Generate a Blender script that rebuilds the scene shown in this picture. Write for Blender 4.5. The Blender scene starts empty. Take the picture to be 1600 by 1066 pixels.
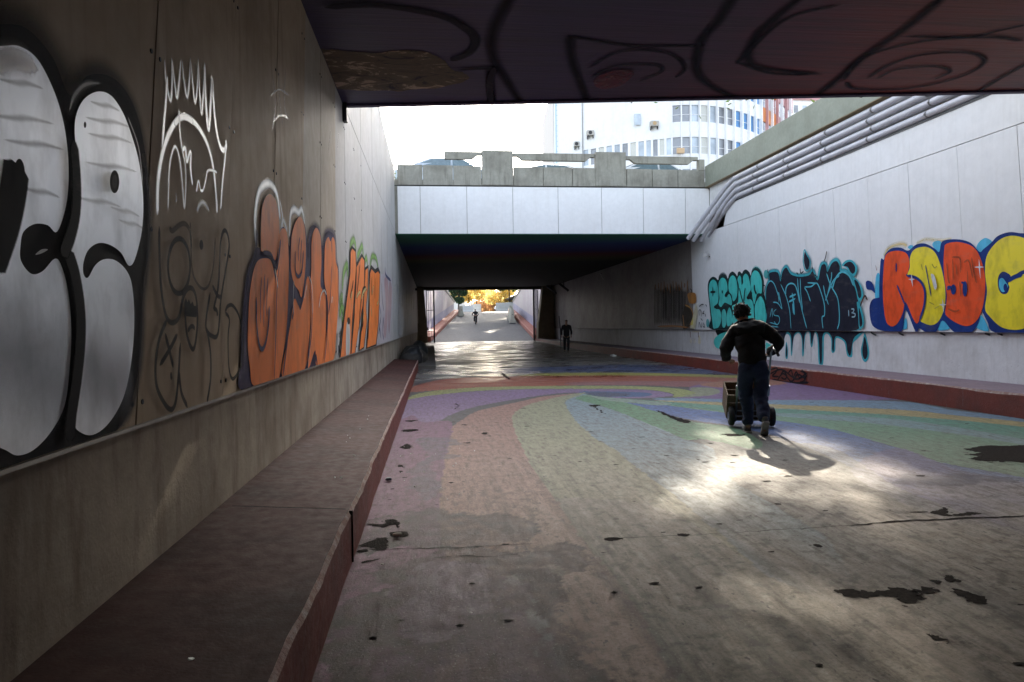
import bpy, bmesh, math, random
import numpy as np
from mathutils import Vector, Matrix, Quaternion
from mathutils.geometry import tessellate_polygon

# ------------------------------------------------------------------ scene, camera, sky, sun
scene = bpy.context.scene
rnd = random.Random(7)
FOC, YAW, PITCH, ROLL = 1100.0, 0.1118, -0.0216, -0.014      # focal length in photograph pixels (1600 wide)
_cy, _sy = math.cos(YAW), math.sin(YAW)
FWD = Vector((_sy*math.cos(PITCH), _cy*math.cos(PITCH), math.sin(PITCH)))
_r0 = Vector((_cy, -_sy, 0)); _u0 = _r0.cross(FWD)
RGT = _r0*math.cos(ROLL) + _u0*math.sin(ROLL)
UPV = -_r0*math.sin(ROLL) + _u0*math.cos(ROLL)
cam_data = bpy.data.cameras.new('camera'); cam = bpy.data.objects.new('camera', cam_data)
scene.collection.objects.link(cam); scene.camera = cam
cam_data.sensor_width = 36; cam_data.lens = 36*FOC/1600; cam_data.clip_start = .05; cam_data.clip_end = 3000
cam.matrix_world = Matrix(((RGT.x, UPV.x, -FWD.x, 0), (RGT.y, UPV.y, -FWD.y, 0), (RGT.z, UPV.z, -FWD.z, 0), (0, 0, 0, 1)))

SUN_EL, SUN_AZ = math.radians(30), math.radians(14)          # azimuth from +Y towards +X
world = bpy.data.worlds.new("World"); scene.world = world; world.use_nodes = True
wn = world.node_tree; bgn = wn.nodes['Background']
sky = wn.nodes.new('ShaderNodeTexSky'); sky.sky_type = 'NISHITA'; sky.sun_disc = False
sky.sun_elevation = SUN_EL; sky.sun_rotation = SUN_AZ; sky.dust_density = 3.0; sky.air_density = 1.0
hs = wn.nodes.new('ShaderNodeHueSaturation'); hs.inputs['Saturation'].default_value = .55; wn.links.new(sky.outputs[0], hs.inputs['Color'])
wn.links.new(hs.outputs[0], bgn.inputs[0]); bgn.inputs[1].default_value = 0.15
sd = bpy.data.lights.new('sun', 'SUN'); sd.energy = 2.6; sd.angle = math.radians(.7); sd.color = (1, .89, .73)
sun = bpy.data.objects.new('sun', sd); scene.collection.objects.link(sun)
sdir = Vector((math.sin(SUN_AZ)*math.cos(SUN_EL), math.cos(SUN_AZ)*math.cos(SUN_EL), math.sin(SUN_EL)))
sun.rotation_euler = sdir.to_track_quat('Z', 'Y').to_euler(); sun.location = (20, 60, 60)
scene.view_settings.view_transform = 'Standard'; scene.view_settings.look = 'None'
scene.view_settings.exposure = 2.4; scene.view_settings.gamma = 1
scene.cycles.max_bounces = 10; scene.cycles.diffuse_bounces = 6; scene.cycles.transparent_max_bounces = 16
scene.cycles.sample_clamp_indirect = 6

# ------------------------------------------------------------------ helpers
def at(x, y, ax, v):
    """point of the place seen at photograph pixel (x, y) on the plane  coordinate[ax] = v"""
    d = FWD*FOC + RGT*(x-800) + UPV*(533-y)
    return d*(v/d[ax])
origin = {}                                                   # world origin of things whose parts are written in world coordinates
def tag(o, label=None, cat=None, group=None, kind=None):
    if label: o['label'] = label
    if cat: o['category'] = cat
    if group: o['group'] = group
    if kind: o['kind'] = kind
    return o
def thing(name, label, cat, loc=(0, 0, 0), rz=0, group=None):
    o = bpy.data.objects.new(name, None); scene.collection.objects.link(o)
    o.location = loc; o.rotation_euler = (0, 0, rz); o.empty_display_size = .2
    origin[o.name] = Vector(loc) if rz == 0 else None
    return tag(o, label, cat, group)
def copy_tree(o, parent=None):
    c = o.copy(); scene.collection.objects.link(c); c.parent = parent
    for ch in [q for q in bpy.data.objects if q.parent == o]:
        copy_tree(ch, c)
    return c
class MB:
    def __init__(s): s.v = []; s.f = []; s.m = []; s.c = []; s.s = []; s.smooth = []
    def add(s, verts, faces, m=0, sm=False):
        b = len(s.v); s.v += [tuple(q) for q in verts]
        for f in faces: s.f.append(tuple(i+b for i in f)); s.m.append(m); s.smooth.append(sm)
        return s
    def box(s, a, b, m=0):
        (x0, y0, z0), (x1, y1, z1) = a, b
        return s.add([(x0,y0,z0),(x1,y0,z0),(x1,y1,z0),(x0,y1,z0),(x0,y0,z1),(x1,y0,z1),(x1,y1,z1),(x0,y1,z1)],
              [(0,3,2,1),(4,5,6,7),(0,1,5,4),(1,2,6,5),(2,3,7,6),(3,0,4,7)], m)
    def obox(s, c, sz, rz=0, m=0, M=None):
        hx, hy, hz = [q/2 for q in sz]
        R = M or Matrix.Rotation(rz, 3, 'Z'); c = Vector(c)
        vs = [c + R @ Vector(q) for q in ((-hx,-hy,-hz),(hx,-hy,-hz),(hx,hy,-hz),(-hx,hy,-hz),(-hx,-hy,hz),(hx,-hy,hz),(hx,hy,hz),(-hx,hy,hz))]
        return s.add(vs, [(0,3,2,1),(4,5,6,7),(0,1,5,4),(1,2,6,5),(2,3,7,6),(3,0,4,7)], m)
    def tube(s, pts, r, n=10, m=0, caps=True, sm=True):
        pts = [Vector(p) for p in pts]; k = len(pts); rs = r if isinstance(r, (list, tuple)) else [r]*k
        up = None; rings = []
        for i, p in enumerate(pts):
            t = (pts[min(i+1, k-1)] - pts[max(i-1, 0)]).normalized()
            if up is None: up = Vector((0, 0, 1)) if abs(t.z) < .9 else Vector((1, 0, 0))
            a = t.cross(up).normalized(); b = a.cross(t).normalized(); up = b
            rings.append([p + (a*math.cos(2*math.pi*j/n) + b*math.sin(2*math.pi*j/n))*rs[i] for j in range(n)])
        vs = [q for rg in rings for q in rg]
        fs = [(i*n+j, i*n+(j+1) % n, (i+1)*n+(j+1) % n, (i+1)*n+j) for i in range(k-1) for j in range(n)]
        s.add(vs, fs, m, sm)
        if caps:
            s.add(rings[0], [tuple(range(n))], m); s.add(rings[-1], [tuple(reversed(range(n)))], m)
        return s
    def prism(s, poly, axis, a, b, m=0):
        """polygon in the plane across axis, extruded from a to b; poly gives the other two coordinates in order"""
        def P(q, w):
            l = list(q); l.insert(axis, w); return tuple(l)
        n = len(poly); vs = [P(q, a) for q in poly] + [P(q, b) for q in poly]
        tri = tessellate_polygon([[Vector((q[0], q[1], 0)) for q in poly]])
        fs = [tuple(t) for t in tri] + [tuple(i+n for i in reversed(t)) for t in tri] + [(i, (i+1) % n, (i+1) % n+n, i+n) for i in range(n)]
        return s.add(vs, fs, m)
    def build(s, name, mats, parent=None, label=None, bevel=0, local=False, kind=None, fix=True):
        me = bpy.data.meshes.new(name)
        off = Vector((0, 0, 0))
        if parent is not None and not local:
            off = origin.get(parent.name) or Vector((0, 0, 0))
        me.from_pydata([tuple(Vector(q)-off) for q in s.v], [], s.f)
        if not isinstance(mats, (list, tuple)): mats = [mats]
        for mt in mats: me.materials.append(mt)
        me.polygons.foreach_set('material_index', s.m); me.polygons.foreach_set('use_smooth', s.smooth)
        if fix:
            bm = bmesh.new(); bm.from_mesh(me); bmesh.ops.recalc_face_normals(bm, faces=bm.faces); bm.to_mesh(me); bm.free()
        o = bpy.data.objects.new(name, me); scene.collection.objects.link(o)
        if parent is not None:
            o.parent = parent
            origin[o.name] = off if not local else Vector((0, 0, 0))
        else: origin[o.name] = Vector((0, 0, 0))
        if bevel:
            md = o.modifiers.new('bevel', 'BEVEL'); md.width = bevel; md.segments = 2; md.limit_method = 'ANGLE'
        return tag(o, label, kind=kind)

# ------------------------------------------------------------------ materials
def nmat(name):
    m = bpy.data.materials.new(name); m.use_nodes = True
    return m, m.node_tree.nodes, m.node_tree.links, m.node_tree.nodes['Principled BSDF']
def mixcol(N, L, fac, a, b, mode='MIX'):
    x = N.new('ShaderNodeMix'); x.data_type = 'RGBA'; x.blend_type = mode
    for sock, val in ((x.inputs['Factor'], fac), (x.inputs['A'], a), (x.inputs['B'], b)):
        pass
    def put(sock, val):
        if hasattr(val, 'is_linked') or hasattr(val, 'links'): L.new(val, sock)
        else: sock.default_value = val
    put(x.inputs[0], fac); put(x.inputs[6], a); put(x.inputs[7], b)
    return x.outputs[2]
def noise(N, L, scale, detail=4, rough=.55, vec=None, stretch=None, dist=0):
    t = N.new('ShaderNodeTexNoise'); t.inputs['Scale'].default_value = scale; t.inputs['Detail'].default_value = detail
    t.inputs['Roughness'].default_value = rough; t.inputs['Distortion'].default_value = dist
    if vec is None:
        g = N.new('ShaderNodeNewGeometry'); vec = g.outputs['Position']
    if stretch:
        mp = N.new('ShaderNodeMapping'); mp.inputs['Scale'].default_value = stretch; L.new(vec, mp.inputs['Vector']); vec = mp.outputs[0]
    L.new(vec, t.inputs['Vector'])
    return t.outputs[0]
def ramp(N, L, src, a, b, ca=0.0, cb=1.0):
    r = N.new('ShaderNodeMapRange'); r.inputs[1].default_value = a; r.inputs[2].default_value = b
    r.inputs[3].default_value = ca; r.inputs[4].default_value = cb; r.clamp = True
    L.new(src, r.inputs[0]); return r.outputs[0]
def math_(N, L, op, a, b):
    m = N.new('ShaderNodeMath'); m.operation = op
    for i, q in enumerate((a, b)):
        if isinstance(q, (int, float)): m.inputs[i].default_value = q
        else: L.new(q, m.inputs[i])
    return m.outputs[0]
def C4(c): return (c[0], c[1], c[2], 1)
def rough_mat(name, col, rough=.8, dirt=(.1, .08, .06), amount=.5, scale=2.0, bump=.15, bscale=40, streak=None, metal=0, spec=.5, grime=None):
    m, N, L, P = nmat(name)
    n1 = noise(N, L, scale, 6, .6)
    c = mixcol(N, L, ramp(N, L, n1, .45, .75, 0, amount), C4(col), C4(dirt))
    n2 = noise(N, L, scale*9, 5, .65)
    c = mixcol(N, L, ramp(N, L, n2, .3, .7, 0, .35*amount+.08), c, C4([q*.55 for q in col]))
    if streak:
        n3 = noise(N, L, 3.0, 4, .6, stretch=streak)
        c = mixcol(N, L, ramp(N, L, n3, .5, .72, 0, .08+.5*amount), c, C4(dirt))
    L.new(c, P.inputs['Base Color']); P.inputs['Metallic'].default_value = metal
    P.inputs['Specular IOR Level'].default_value = spec
    L.new(ramp(N, L, n2, .3, .7, max(rough-.12, .05), min(rough+.1, 1)), P.inputs['Roughness'])
    if bump:
        b = N.new('ShaderNodeBump'); b.inputs['Strength'].default_value = bump; b.inputs['Distance'].default_value = .02
        L.new(noise(N, L, bscale, 6, .6), b.inputs['Height']); L.new(b.outputs[0], P.inputs['Normal'])
    return m
def plain(name, col, rough=.5, metal=0, spec=.5, var=.12, scale=12):
    m, N, L, P = nmat(name)
    c = mixcol(N, L, ramp(N, L, noise(N, L, scale, 4), .3, .7, 0, 1), C4([q*(1-var) for q in col]), C4([min(q*(1+var), 1) for q in col]))
    L.new(c, P.inputs['Base Color']); P.inputs['Roughness'].default_value = rough; P.inputs['Metallic'].default_value = metal
    P.inputs['Specular IOR Level'].default_value = spec
    return m
M_conc = rough_mat('weathered_concrete', (.34, .33, .28), .85, (.10, .09, .07), .7, 1.3, .4, 30, (3, 3, .35))
M_conc_green = rough_mat('greenish_coping_concrete', (.30, .32, .26), .85, (.16, .17, .13), .5, 1.1, .25, 30)
M_panel_w = rough_mat('white_cladding', (.80, .80, .80), .55, (.58, .56, .53), .22, .7, .05, 60, (3.2, 3.2, .12), spec=.35)
M_panel_lw = rough_mat('dimmed_white_cladding', (.50, .49, .48), .7, (.34, .32, .29), .5, .7, .05, 60, (3.2, 3.2, .12), spec=.2)  # white cladding with its colour darkened to offset the grazing sun
M_panel_b = rough_mat('beige_cladding', (.48, .375, .26), .72, (.17, .115, .065), .5, .7, .06, 60, (3.2, 3.2, .15), spec=.2)
M_panel_m = rough_mat('pale_beige_cladding', (.44, .38, .30), .7, (.27, .22, .16), .45, .7, .05, 60, (3.2, 3.2, .15), spec=.4)
M_plinth_l = rough_mat('stained_white_render', (.46, .39, .30), .85, (.11, .065, .04), .9, .9, .3, 35, (2.2, 2.2, .5))
M_plinth_r = rough_mat('painted_render', (.76, .76, .76), .75, (.38, .35, .31), .5, .9, .2, 30, (2, 2, .4))
M_ledge = rough_mat('worn_maroon_walkway', (.070, .025, .021), .7, (.018, .010, .010), .8, 1.3, .12, 60, spec=.16)
M_ledge_r = rough_mat('dusty_mauve_walkway', (.22, .16, .19), .7, (.10, .07, .08), .5, 1.5, .12, 45)
M_kerb = rough_mat('red_kerb_paint', (.19, .035, .02), .6, (.05, .03, .025), .55, 2.5, .4, 50)
M_dark = plain('dark_metal', (.02, .02, .022), .5)
M_ceil_dark = rough_mat('dark_concrete', (.10, .09, .08), .9, (.03, .03, .03), .6, .8, .3, 20)  # dark mottled concrete of the paving strip and end beam
M_asph = rough_mat('ramp_asphalt', (.085, .09, .10), .75, (.05, .05, .055), .5, .5, .25, 80)
M_street = rough_mat('street_paving', (.2, .2, .19), .9, (.1, .1, .1), .5, .3, .2, 30)
M_pipe = rough_mat('grey_painted_pipe', (.56, .56, .60), .4, (.2, .19, .18), .4, 3, .05, 60)
M_bark = rough_mat('bark', (.10, .075, .05), .9, (.04, .03, .02), .6, 5, .8, 25)
M_panel_t = rough_mat('dark_grey_cladding', (.36, .34, .32), .6, (.16, .13, .12), .7, .6, .06, 60, (3.2, 3.2, .15))  # darker copy of the cladding for panels inside the tunnel
M_clamp = plain('dark_clamp', (.16, .15, .15), .5)
M_kerb_b = rough_mat('bright_red_kerb', (.42, .13, .09), .65, (.2, .09, .09), .5, 2, .2, 40)
# ------------------------------------------------------------------ measurements (metres, camera at the origin, tunnel along +Y)
XL, XR = -1.23, 9.9            # faces of the wall cladding
ZF, ZC = -1.45, 3.22           # road surface, underside of the two bridges
XKL, XKR = -.52, 8.46          # kerb faces
YN, YF, YE = -70.0, 24.65, 58.0  # rear end, face of the second bridge, far end of the underpass
LEAN = .16                     # cladding joints lean with the climb of the road
def edge1(x): return 10.42 - .135*(x-XL)                      # far edge of the near bridge, slightly askew

# ------------------------------------------------------------------ road: one sheet whose colour attribute holds the painted spiral
def Z(ox, oy, s, pts): return [(ox+x/s, oy+y/s) for x, y in pts]
A = lambda *p: Z(620, 560, 4.706, p)
B = lambda *p: Z(880, 540, 4.706, p)
Cz = lambda *p: Z(1200, 560, 4.0, p)
Dz = lambda *p: Z(500, 760, 2.909, p)
def ground(px): return [tuple(at(x, y, 2, ZF)[:2]) for x, y in px]
ys = [-70.0]
while ys[-1] < 60: ys.append(ys[-1] + (.3 if ys[-1] < 1.2 else min(.013 + max(0, ys[-1]-2)*.0055, .25)))
ys = np.array(ys); xs = np.linspace(XKL-.05, XKR+.05, 400)
GX, GY = np.meshgrid(xs, ys); gx = GX.ravel(); gy = GY.ravel()
rng = np.random.RandomState(3)
def vnoise(x, y, sc, seed=0):
    x = x*sc+seed*17.3; y = y*sc+seed*9.1; xi = np.floor(x).astype(int); yi = np.floor(y).astype(int); fx = x-xi; fy = y-yi
    fx = fx*fx*(3-2*fx); fy = fy*fy*(3-2*fy)
    def h(a, b):
        n = (a*374761393 + b*668265263 + seed*974711) & 0xffffffff
        n = ((n ^ (n >> 13))*1274126177) & 0xffffffff
        return ((n ^ (n >> 16)) & 0xffff)/65535.
    return (h(xi, yi)*(1-fx)+h(xi+1, yi)*fx)*(1-fy)+(h(xi, yi+1)*(1-fx)+h(xi+1, yi+1)*fx)*fy
def fbm(x, y, sc, seed=0, o=4):
    return sum(vnoise(x, y, sc*2**k, seed+k)*.5**k for k in range(o))/sum(.5**k for k in range(o))
def inside(poly, x, y):
    r = np.zeros(x.shape, bool); n = len(poly)
    for i in range(n):
        x0, y0 = poly[i]; x1, y1 = poly[(i+1) % n]
        if y0 == y1: continue
        c = ((y0 > y) != (y1 > y)) & (x < (x1-x0)*(y-y0)/(y1-y0)+x0); r ^= c
    return r
def smooth(pts, closed=True, k=5):
    """Catmull-Rom through the points (any dimension)"""
    P = [Vector(p) for p in pts]; n = len(P); out = []
    for i in range(n if closed else n-1):
        p1, p2 = P[i], P[(i+1) % n]
        p0 = P[i-1] if (closed or i > 0) else p1*2-p2
        p3 = P[(i+2) % n] if (closed or i+2 < n) else p2*2-p1
        for j in range(k):
            t = j/k
            out.append(.5*((2*p1)+(p2-p0)*t+(2*p0-5*p1+4*p2-p3)*t*t+(3*p1-p0-3*p2+p3)*t**3))
    if not closed: out.append(P[-1])
    return out
col = np.zeros((len(gx), 3)); col[:] = (.27, .26, .24)
jx = gx + (fbm(gx, gy, 5, 5)-.5)*.05; jy = gy + (fbm(gx, gy, 5, 9)-.5)*.06
def paint(px, c, a=1.0, sm=True, soft=None):
    g = ground(px)
    if sm: g = [tuple(q) for q in smooth(g)]
    k = inside(g, jx, jy)
    col[k] = col[k]*(1-a)+np.array(c)*a
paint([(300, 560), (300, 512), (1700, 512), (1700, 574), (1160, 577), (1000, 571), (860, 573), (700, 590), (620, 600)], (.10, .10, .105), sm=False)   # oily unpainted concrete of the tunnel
paint([(780, 577), (860, 573), (1000, 570), (1170, 577), (1170, 585), (1000, 583), (780, 584)], (.10, .13, .24))
paint([(820, 586), (860, 583), (1000, 582.5), (1180, 588), (1180, 591), (1000, 588), (820, 590)], (.46, .42, .12))
paint([(630, 612), (700, 592), (860, 587.5), (1000, 587), (1180, 592), (1215, 600), (1150, 607), (1085, 604), (1000, 601), (860, 603), (700, 609)], (.42, .115, .07))
paint([(900, 597), (1100, 596), (1150, 603), (1085, 605), (1000, 602), (900, 602)], (.34, .14, .14))
paint([(1080, 604), (1130, 597), (1215, 593), (1400, 618), (1380, 625), (1200, 625.5), (1060, 623), (1080, 616)], (.24, .15, .30))
paint([(1095, 600), (1180, 592), (1230, 599), (1180, 604), (1130, 606)], (.42, .2, .14))
paint([(1080, 606), (1110, 606), (1126, 612), (1110, 618), (1060, 621), (1080, 614)], (.32, .34, .24))
paint([(630, 626), (660, 614), (720, 607), (800, 604), (950, 603), (1045, 606), (1086, 613), (1072, 618), (1052, 621), (1048, 614), (1000, 608.5), (900, 607.5), (800, 608.5), (720, 613), (660, 624)], (.38, .42, .17))
paint([(600, 640), (650, 622), (720, 613.5), (800, 609), (900, 608), (1000, 609), (1043, 614), (1048, 619), (1000, 622), (925, 621), (905, 614), (860, 616), (760, 632), (700, 650), (620, 700)], (.29, .20, .35))
paint([(905, 613), (925, 611.5), (1000, 613), (1020, 616), (1000, 620), (925, 620)], (.08, .15, .30))
paint([(905, 615), (940, 613), (985, 616), (960, 620), (925, 621)], (.06, .07, .12), .8)
# right-hand fan
paint([(1035, 622), (1200, 625), (1400, 627), (1490, 641), (1600, 655), (1620, 675), (1400, 650), (1200, 639), (1040, 627)], (.22, .34, .44))
paint([(1040, 626), (1200, 631.5), (1400, 640), (1500, 650), (1620, 662), (1620, 672), (1400, 650), (1200, 637.5), (1040, 629.5)], (.46, .39, .20))
paint([(930, 620), (1060, 629), (1200, 638), (1400, 649), (1620, 671), (1620, 705), (1400, 668), (1200, 649), (1050, 638), (950, 624)], (.13, .33, .25))
paint([(1200, 645), (1400, 655), (1620, 690), (1620, 704), (1500, 684), (1400, 667), (1200, 649)], (.24, .36, .37))
paint([(960, 626), (1060, 634), (1200, 649), (1400, 666), (1620, 702), (1620, 755), (1470, 726), (1400, 700), (1300, 672), (1200, 655), (1100, 641), (960, 630)], (.18, .34, .22))
paint([(955, 626), (1000, 627), (1060, 636), (1140, 646), (1200, 655), (1300, 671), (1400, 699), (1470, 723), (1620, 752), (1620, 800), (1500, 790), (1420, 760), (1330, 730), (1240, 690), (1140, 665), (1085, 657), (1030, 645), (985, 632)], (.13, .21, .43))
paint([(1400, 700), (1500, 735), (1620, 762), (1650, 860), (1500, 830), (1400, 780), (1330, 735)], (.19, .18, .34), .85)
paint([(1300, 700), (1400, 760), (1500, 800), (1700, 880), (1700, 1100), (1100, 1100), (1050, 900), (1000, 800), (1080, 690), (1200, 690)], (.30, .32, .29), .55)
paint(B((90, 385), (150, 358), (300, 385), (500, 430), (700, 490), (950, 560), (1250, 600), (1450, 700), (1400, 760), (1050, 690), (900, 690), (700, 605), (450, 505), (280, 445), (130, 405)), (.16, .33, .19))
paint(B((150, 362), (300, 380), (560, 402), (800, 425), (700, 440), (480, 420), (300, 400)), (.30, .40, .33))
paint([(1310, 1000), (1360, 990), (1430, 1040), (1450, 1090), (1340, 1090)], (.46, .36, .20), .8)
# left-hand fan
paint(A((1405, 262), (1300, 268), (1245, 310), (1245, 345), (1300, 440), (1450, 580), (1600, 670)) + [(1000, 735), (1060, 778), (1120, 830), (1200, 900), (1330, 960), (1300, 850), (1210, 790), (1130, 740)] + B((1100, 760), (900, 690), (700, 605), (450, 505), (280, 445), (130, 405), (90, 385)), (.27, .37, .41))
paint(A((1390, 255), (1300, 262), (1000, 330), (870, 400), (848, 450), (880, 560), (950, 720), (1100, 950), (1170, 1035)) + [(900, 830), (960, 900), (1020, 1000), (1040, 1100), (1500, 1100), (1330, 960), (1200, 900), (1120, 830), (1060, 778), (1000, 735)] + A((1600, 670), (1450, 580), (1300, 440), (1245, 345), (1245, 310)), (.36, .38, .25))
paint([(860, 780), (905, 830), (965, 900), (1020, 1000), (1040, 1150), (1600, 1150), (1330, 960), (1200, 900), (1100, 830), (1020, 790)], (.38, .36, .31), .75)
paint(A((1405, 252), (1100, 278), (850, 330), (600, 385), (500, 440), (400, 510), (370, 600), (330, 700), (300, 820), (310, 1035)) + [(680, 850), (660, 950), (640, 1100), (1040, 1100), (1020, 1000), (960, 900), (900, 830)] + A((1170, 1035), (1100, 950), (950, 720), (880, 560), (848, 450), (870, 400), (1000, 330), (1300, 262)), (.40, .235, .19))
paint([(560, 700), (640, 650), (660, 660), (706, 660), (695, 720), (685, 800), (690, 850), (700, 900), (680, 1000), (640, 1150), (300, 1150), (440, 900)], (.25, .115, .20))
# broad fading, grease and painted-in light towards the near end, streaks along the lanes
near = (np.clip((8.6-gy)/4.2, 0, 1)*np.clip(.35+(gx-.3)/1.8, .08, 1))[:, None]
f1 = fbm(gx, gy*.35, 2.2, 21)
gcol = np.array((.50, .45, .385))  # worn pale grey, lightened further to stand for light on the near floor
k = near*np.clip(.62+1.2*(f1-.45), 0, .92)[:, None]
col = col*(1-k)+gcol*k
def blot(px, c, a, edge=.25, sc=3, seed=1):
    """stain with an irregular outline"""
    g = [tuple(q) for q in smooth(ground(px))]
    gxj = gx+(fbm(gx, gy, sc, seed, 7)-.5)*edge*4; gyj = gy+(fbm(gx, gy, sc, seed+7, 7)-.5)*edge*4
    m = inside(g, gxj, gyj); w = a*(.35+1.5*(fbm(gx, gy, 9, seed+3, 6)-.15)); w = np.clip(w, 0, 1)
    kk = (m*w)[:, None]; col[:] = col*(1-kk)+np.array(c)*kk
blot(Dz((-60, 1000), (150, 500), (340, 400), (560, 280), (820, 290), (1000, 250), (1150, 340), (1190, 460), (1130, 520), (1200, 640), (1240, 760), (1320, 900), (1400, 1200), (-100, 1200)), (.034, .016, .012), .97, .16, 3, 31)
blot(Dz((220, 160), (420, 120), (700, 110), (900, 140), (1000, 190), (900, 240), (620, 275), (400, 260), (200, 300)), (.035, .03, .028), .8, .12, 3, 32)
blot(Dz((400, 380), (560, 340), (700, 380), (820, 430), (800, 520), (700, 600), (560, 690), (440, 660), (400, 520)), (.33, .27, .34), .6, .08, 4, 33)
blot(Dz((860, 400), (950, 410), (940, 450), (870, 440)), (.42, .42, .40), .7, .04, 6, 34)
blot(Dz((930, 540), (990, 540), (1020, 680), (1010, 800), (960, 640)), (.44, .44, .46), .75, .04, 6, 35)
blot(Dz((1040, 360), (1110, 370), (1110, 410), (1060, 400)), (.42, .38, .34), .7, .04, 6, 36)
blot(A((130, 600), (280, 580), (420, 600), (540, 620), (400, 640), (330, 700), (480, 720), (470, 745), (300, 760), (320, 860), (250, 1035), (100, 900), (200, 720)), (.13, .12, .16), .65, .1, 3, 37)
blot([(640, 905), (700, 880), (790, 900), (830, 960), (840, 1066), (700, 1100), (600, 1066)], (.20, .13, .20), .45, .1, 4, 41)
blot([(1400, 752), (1440, 742), (1580, 745), (1560, 752), (1430, 757)], (.08, .08, .12), .7, .1, 5, 38)
streak = fbm(gx*6, gy*.12, 2.0, 51); mask = np.clip((8.5-gy)/5, 0, 1)*np.clip(1-np.abs(gx-1.2)/2.2, .15, 1)
col *= (1-.5*mask*np.clip((streak-.46)*5, 0, 1))[:, None]
pits = fbm(gx, gy, 16, 91, 4); col *= (1-.45*np.clip((pits-.60)*9, 0, 1)*np.clip((9-gy)/4, 0, 1))[:, None]
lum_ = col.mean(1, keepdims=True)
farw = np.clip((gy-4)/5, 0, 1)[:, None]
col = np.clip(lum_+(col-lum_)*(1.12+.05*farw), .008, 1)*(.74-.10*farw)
wet = np.clip((gy-15.5)/4.5, 0, 1)*np.clip((60-gy)/1.0, 0, 1)
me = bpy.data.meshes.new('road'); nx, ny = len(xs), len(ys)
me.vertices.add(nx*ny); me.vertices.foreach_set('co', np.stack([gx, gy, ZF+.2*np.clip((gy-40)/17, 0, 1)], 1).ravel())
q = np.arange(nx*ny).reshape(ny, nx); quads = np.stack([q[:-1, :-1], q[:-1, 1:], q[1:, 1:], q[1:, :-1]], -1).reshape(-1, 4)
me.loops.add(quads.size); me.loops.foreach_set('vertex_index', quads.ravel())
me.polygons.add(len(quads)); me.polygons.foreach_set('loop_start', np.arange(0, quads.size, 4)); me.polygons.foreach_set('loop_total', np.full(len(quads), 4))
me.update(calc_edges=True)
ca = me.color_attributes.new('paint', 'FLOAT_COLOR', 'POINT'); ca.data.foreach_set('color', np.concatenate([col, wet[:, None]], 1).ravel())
me.validate(); me.polygons.foreach_set('use_smooth', [True]*len(me.polygons))
mr, N, L, P = nmat('painted_road')
at_ = N.new('ShaderNodeAttribute'); at_.attribute_name = 'paint'
c = at_.outputs['Color']; w = at_.outputs['Alpha']
n_f = noise(N, L, 55, 6, .7); n_m = noise(N, L, 9, 6, .65, stretch=(1.6, .7, 1)); n_s = noise(N, L, 24, 7, .7, stretch=(1, .10, 1))
c = mixcol(N, L, ramp(N, L, n_m, .42, .7, 0, .5), c, (.12, .092, .078, 1))
c = mixcol(N, L, ramp(N, L, n_s, .5, .66, 0, .5), c, (.07, .052, .044, 1))
c = mixcol(N, L, ramp(N, L, n_f, .3, .72, .55, 1.4), (0, 0, 0, 1), c)
n_p = noise(N, L, 26, 3, .5, stretch=(1, .5, 1))                     # small chips through the paint
n_g = noise(N, L, 95, 3, .8, stretch=(1, .6, 1))
c = mixcol(N, L, ramp(N, L, n_g, .60, .70, 0, .55), c, (.04, .035, .03, 1)); c = mixcol(N, L, ramp(N, L, n_g, .40, .30, 0, .5), c, (.45, .43, .40, 1))
c = mixcol(N, L, ramp(N, L, n_p, .66, .72, 0, .8), c, (.05, .045, .04, 1))
L.new(c, P.inputs['Base Color'])
n_w = noise(N, L, 1.6, 8, .72, stretch=(.45, .55, 1), dist=.5)
dry = ramp(N, L, n_m, .3, .7, .56, .75); wetr = ramp(N, L, n_w, .42, .62, .16, .62)
L.new(math_(N, L, 'ADD', math_(N, L, 'MULTIPLY', dry, math_(N, L, 'SUBTRACT', 1.0, w)), math_(N, L, 'MULTIPLY', wetr, w)), P.inputs['Roughness'])
L.new(ramp(N, L, w, 0, 1, .28, .6), P.inputs['Specular IOR Level'])
b = N.new('ShaderNodeBump'); b.inputs['Distance'].default_value = .012; b.inputs['Strength'].default_value = .55
hh = math_(N, L, 'ADD', math_(N, L, 'MULTIPLY', n_f, .45), math_(N, L, 'MULTIPLY', noise(N, L, 130, 4, .6), .3))
hh = math_(N, L, 'ADD', hh, math_(N, L, 'MULTIPLY', n_m, .8))
L.new(hh, b.inputs['Height']); L.new(b.outputs[0], P.inputs['Normal'])
me.materials.append(mr)
road = bpy.data.objects.new('road', me); scene.collection.objects.link(road); tag(road, 'painted concrete road of the underpass with a faded rainbow spiral', kind='structure')

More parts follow.
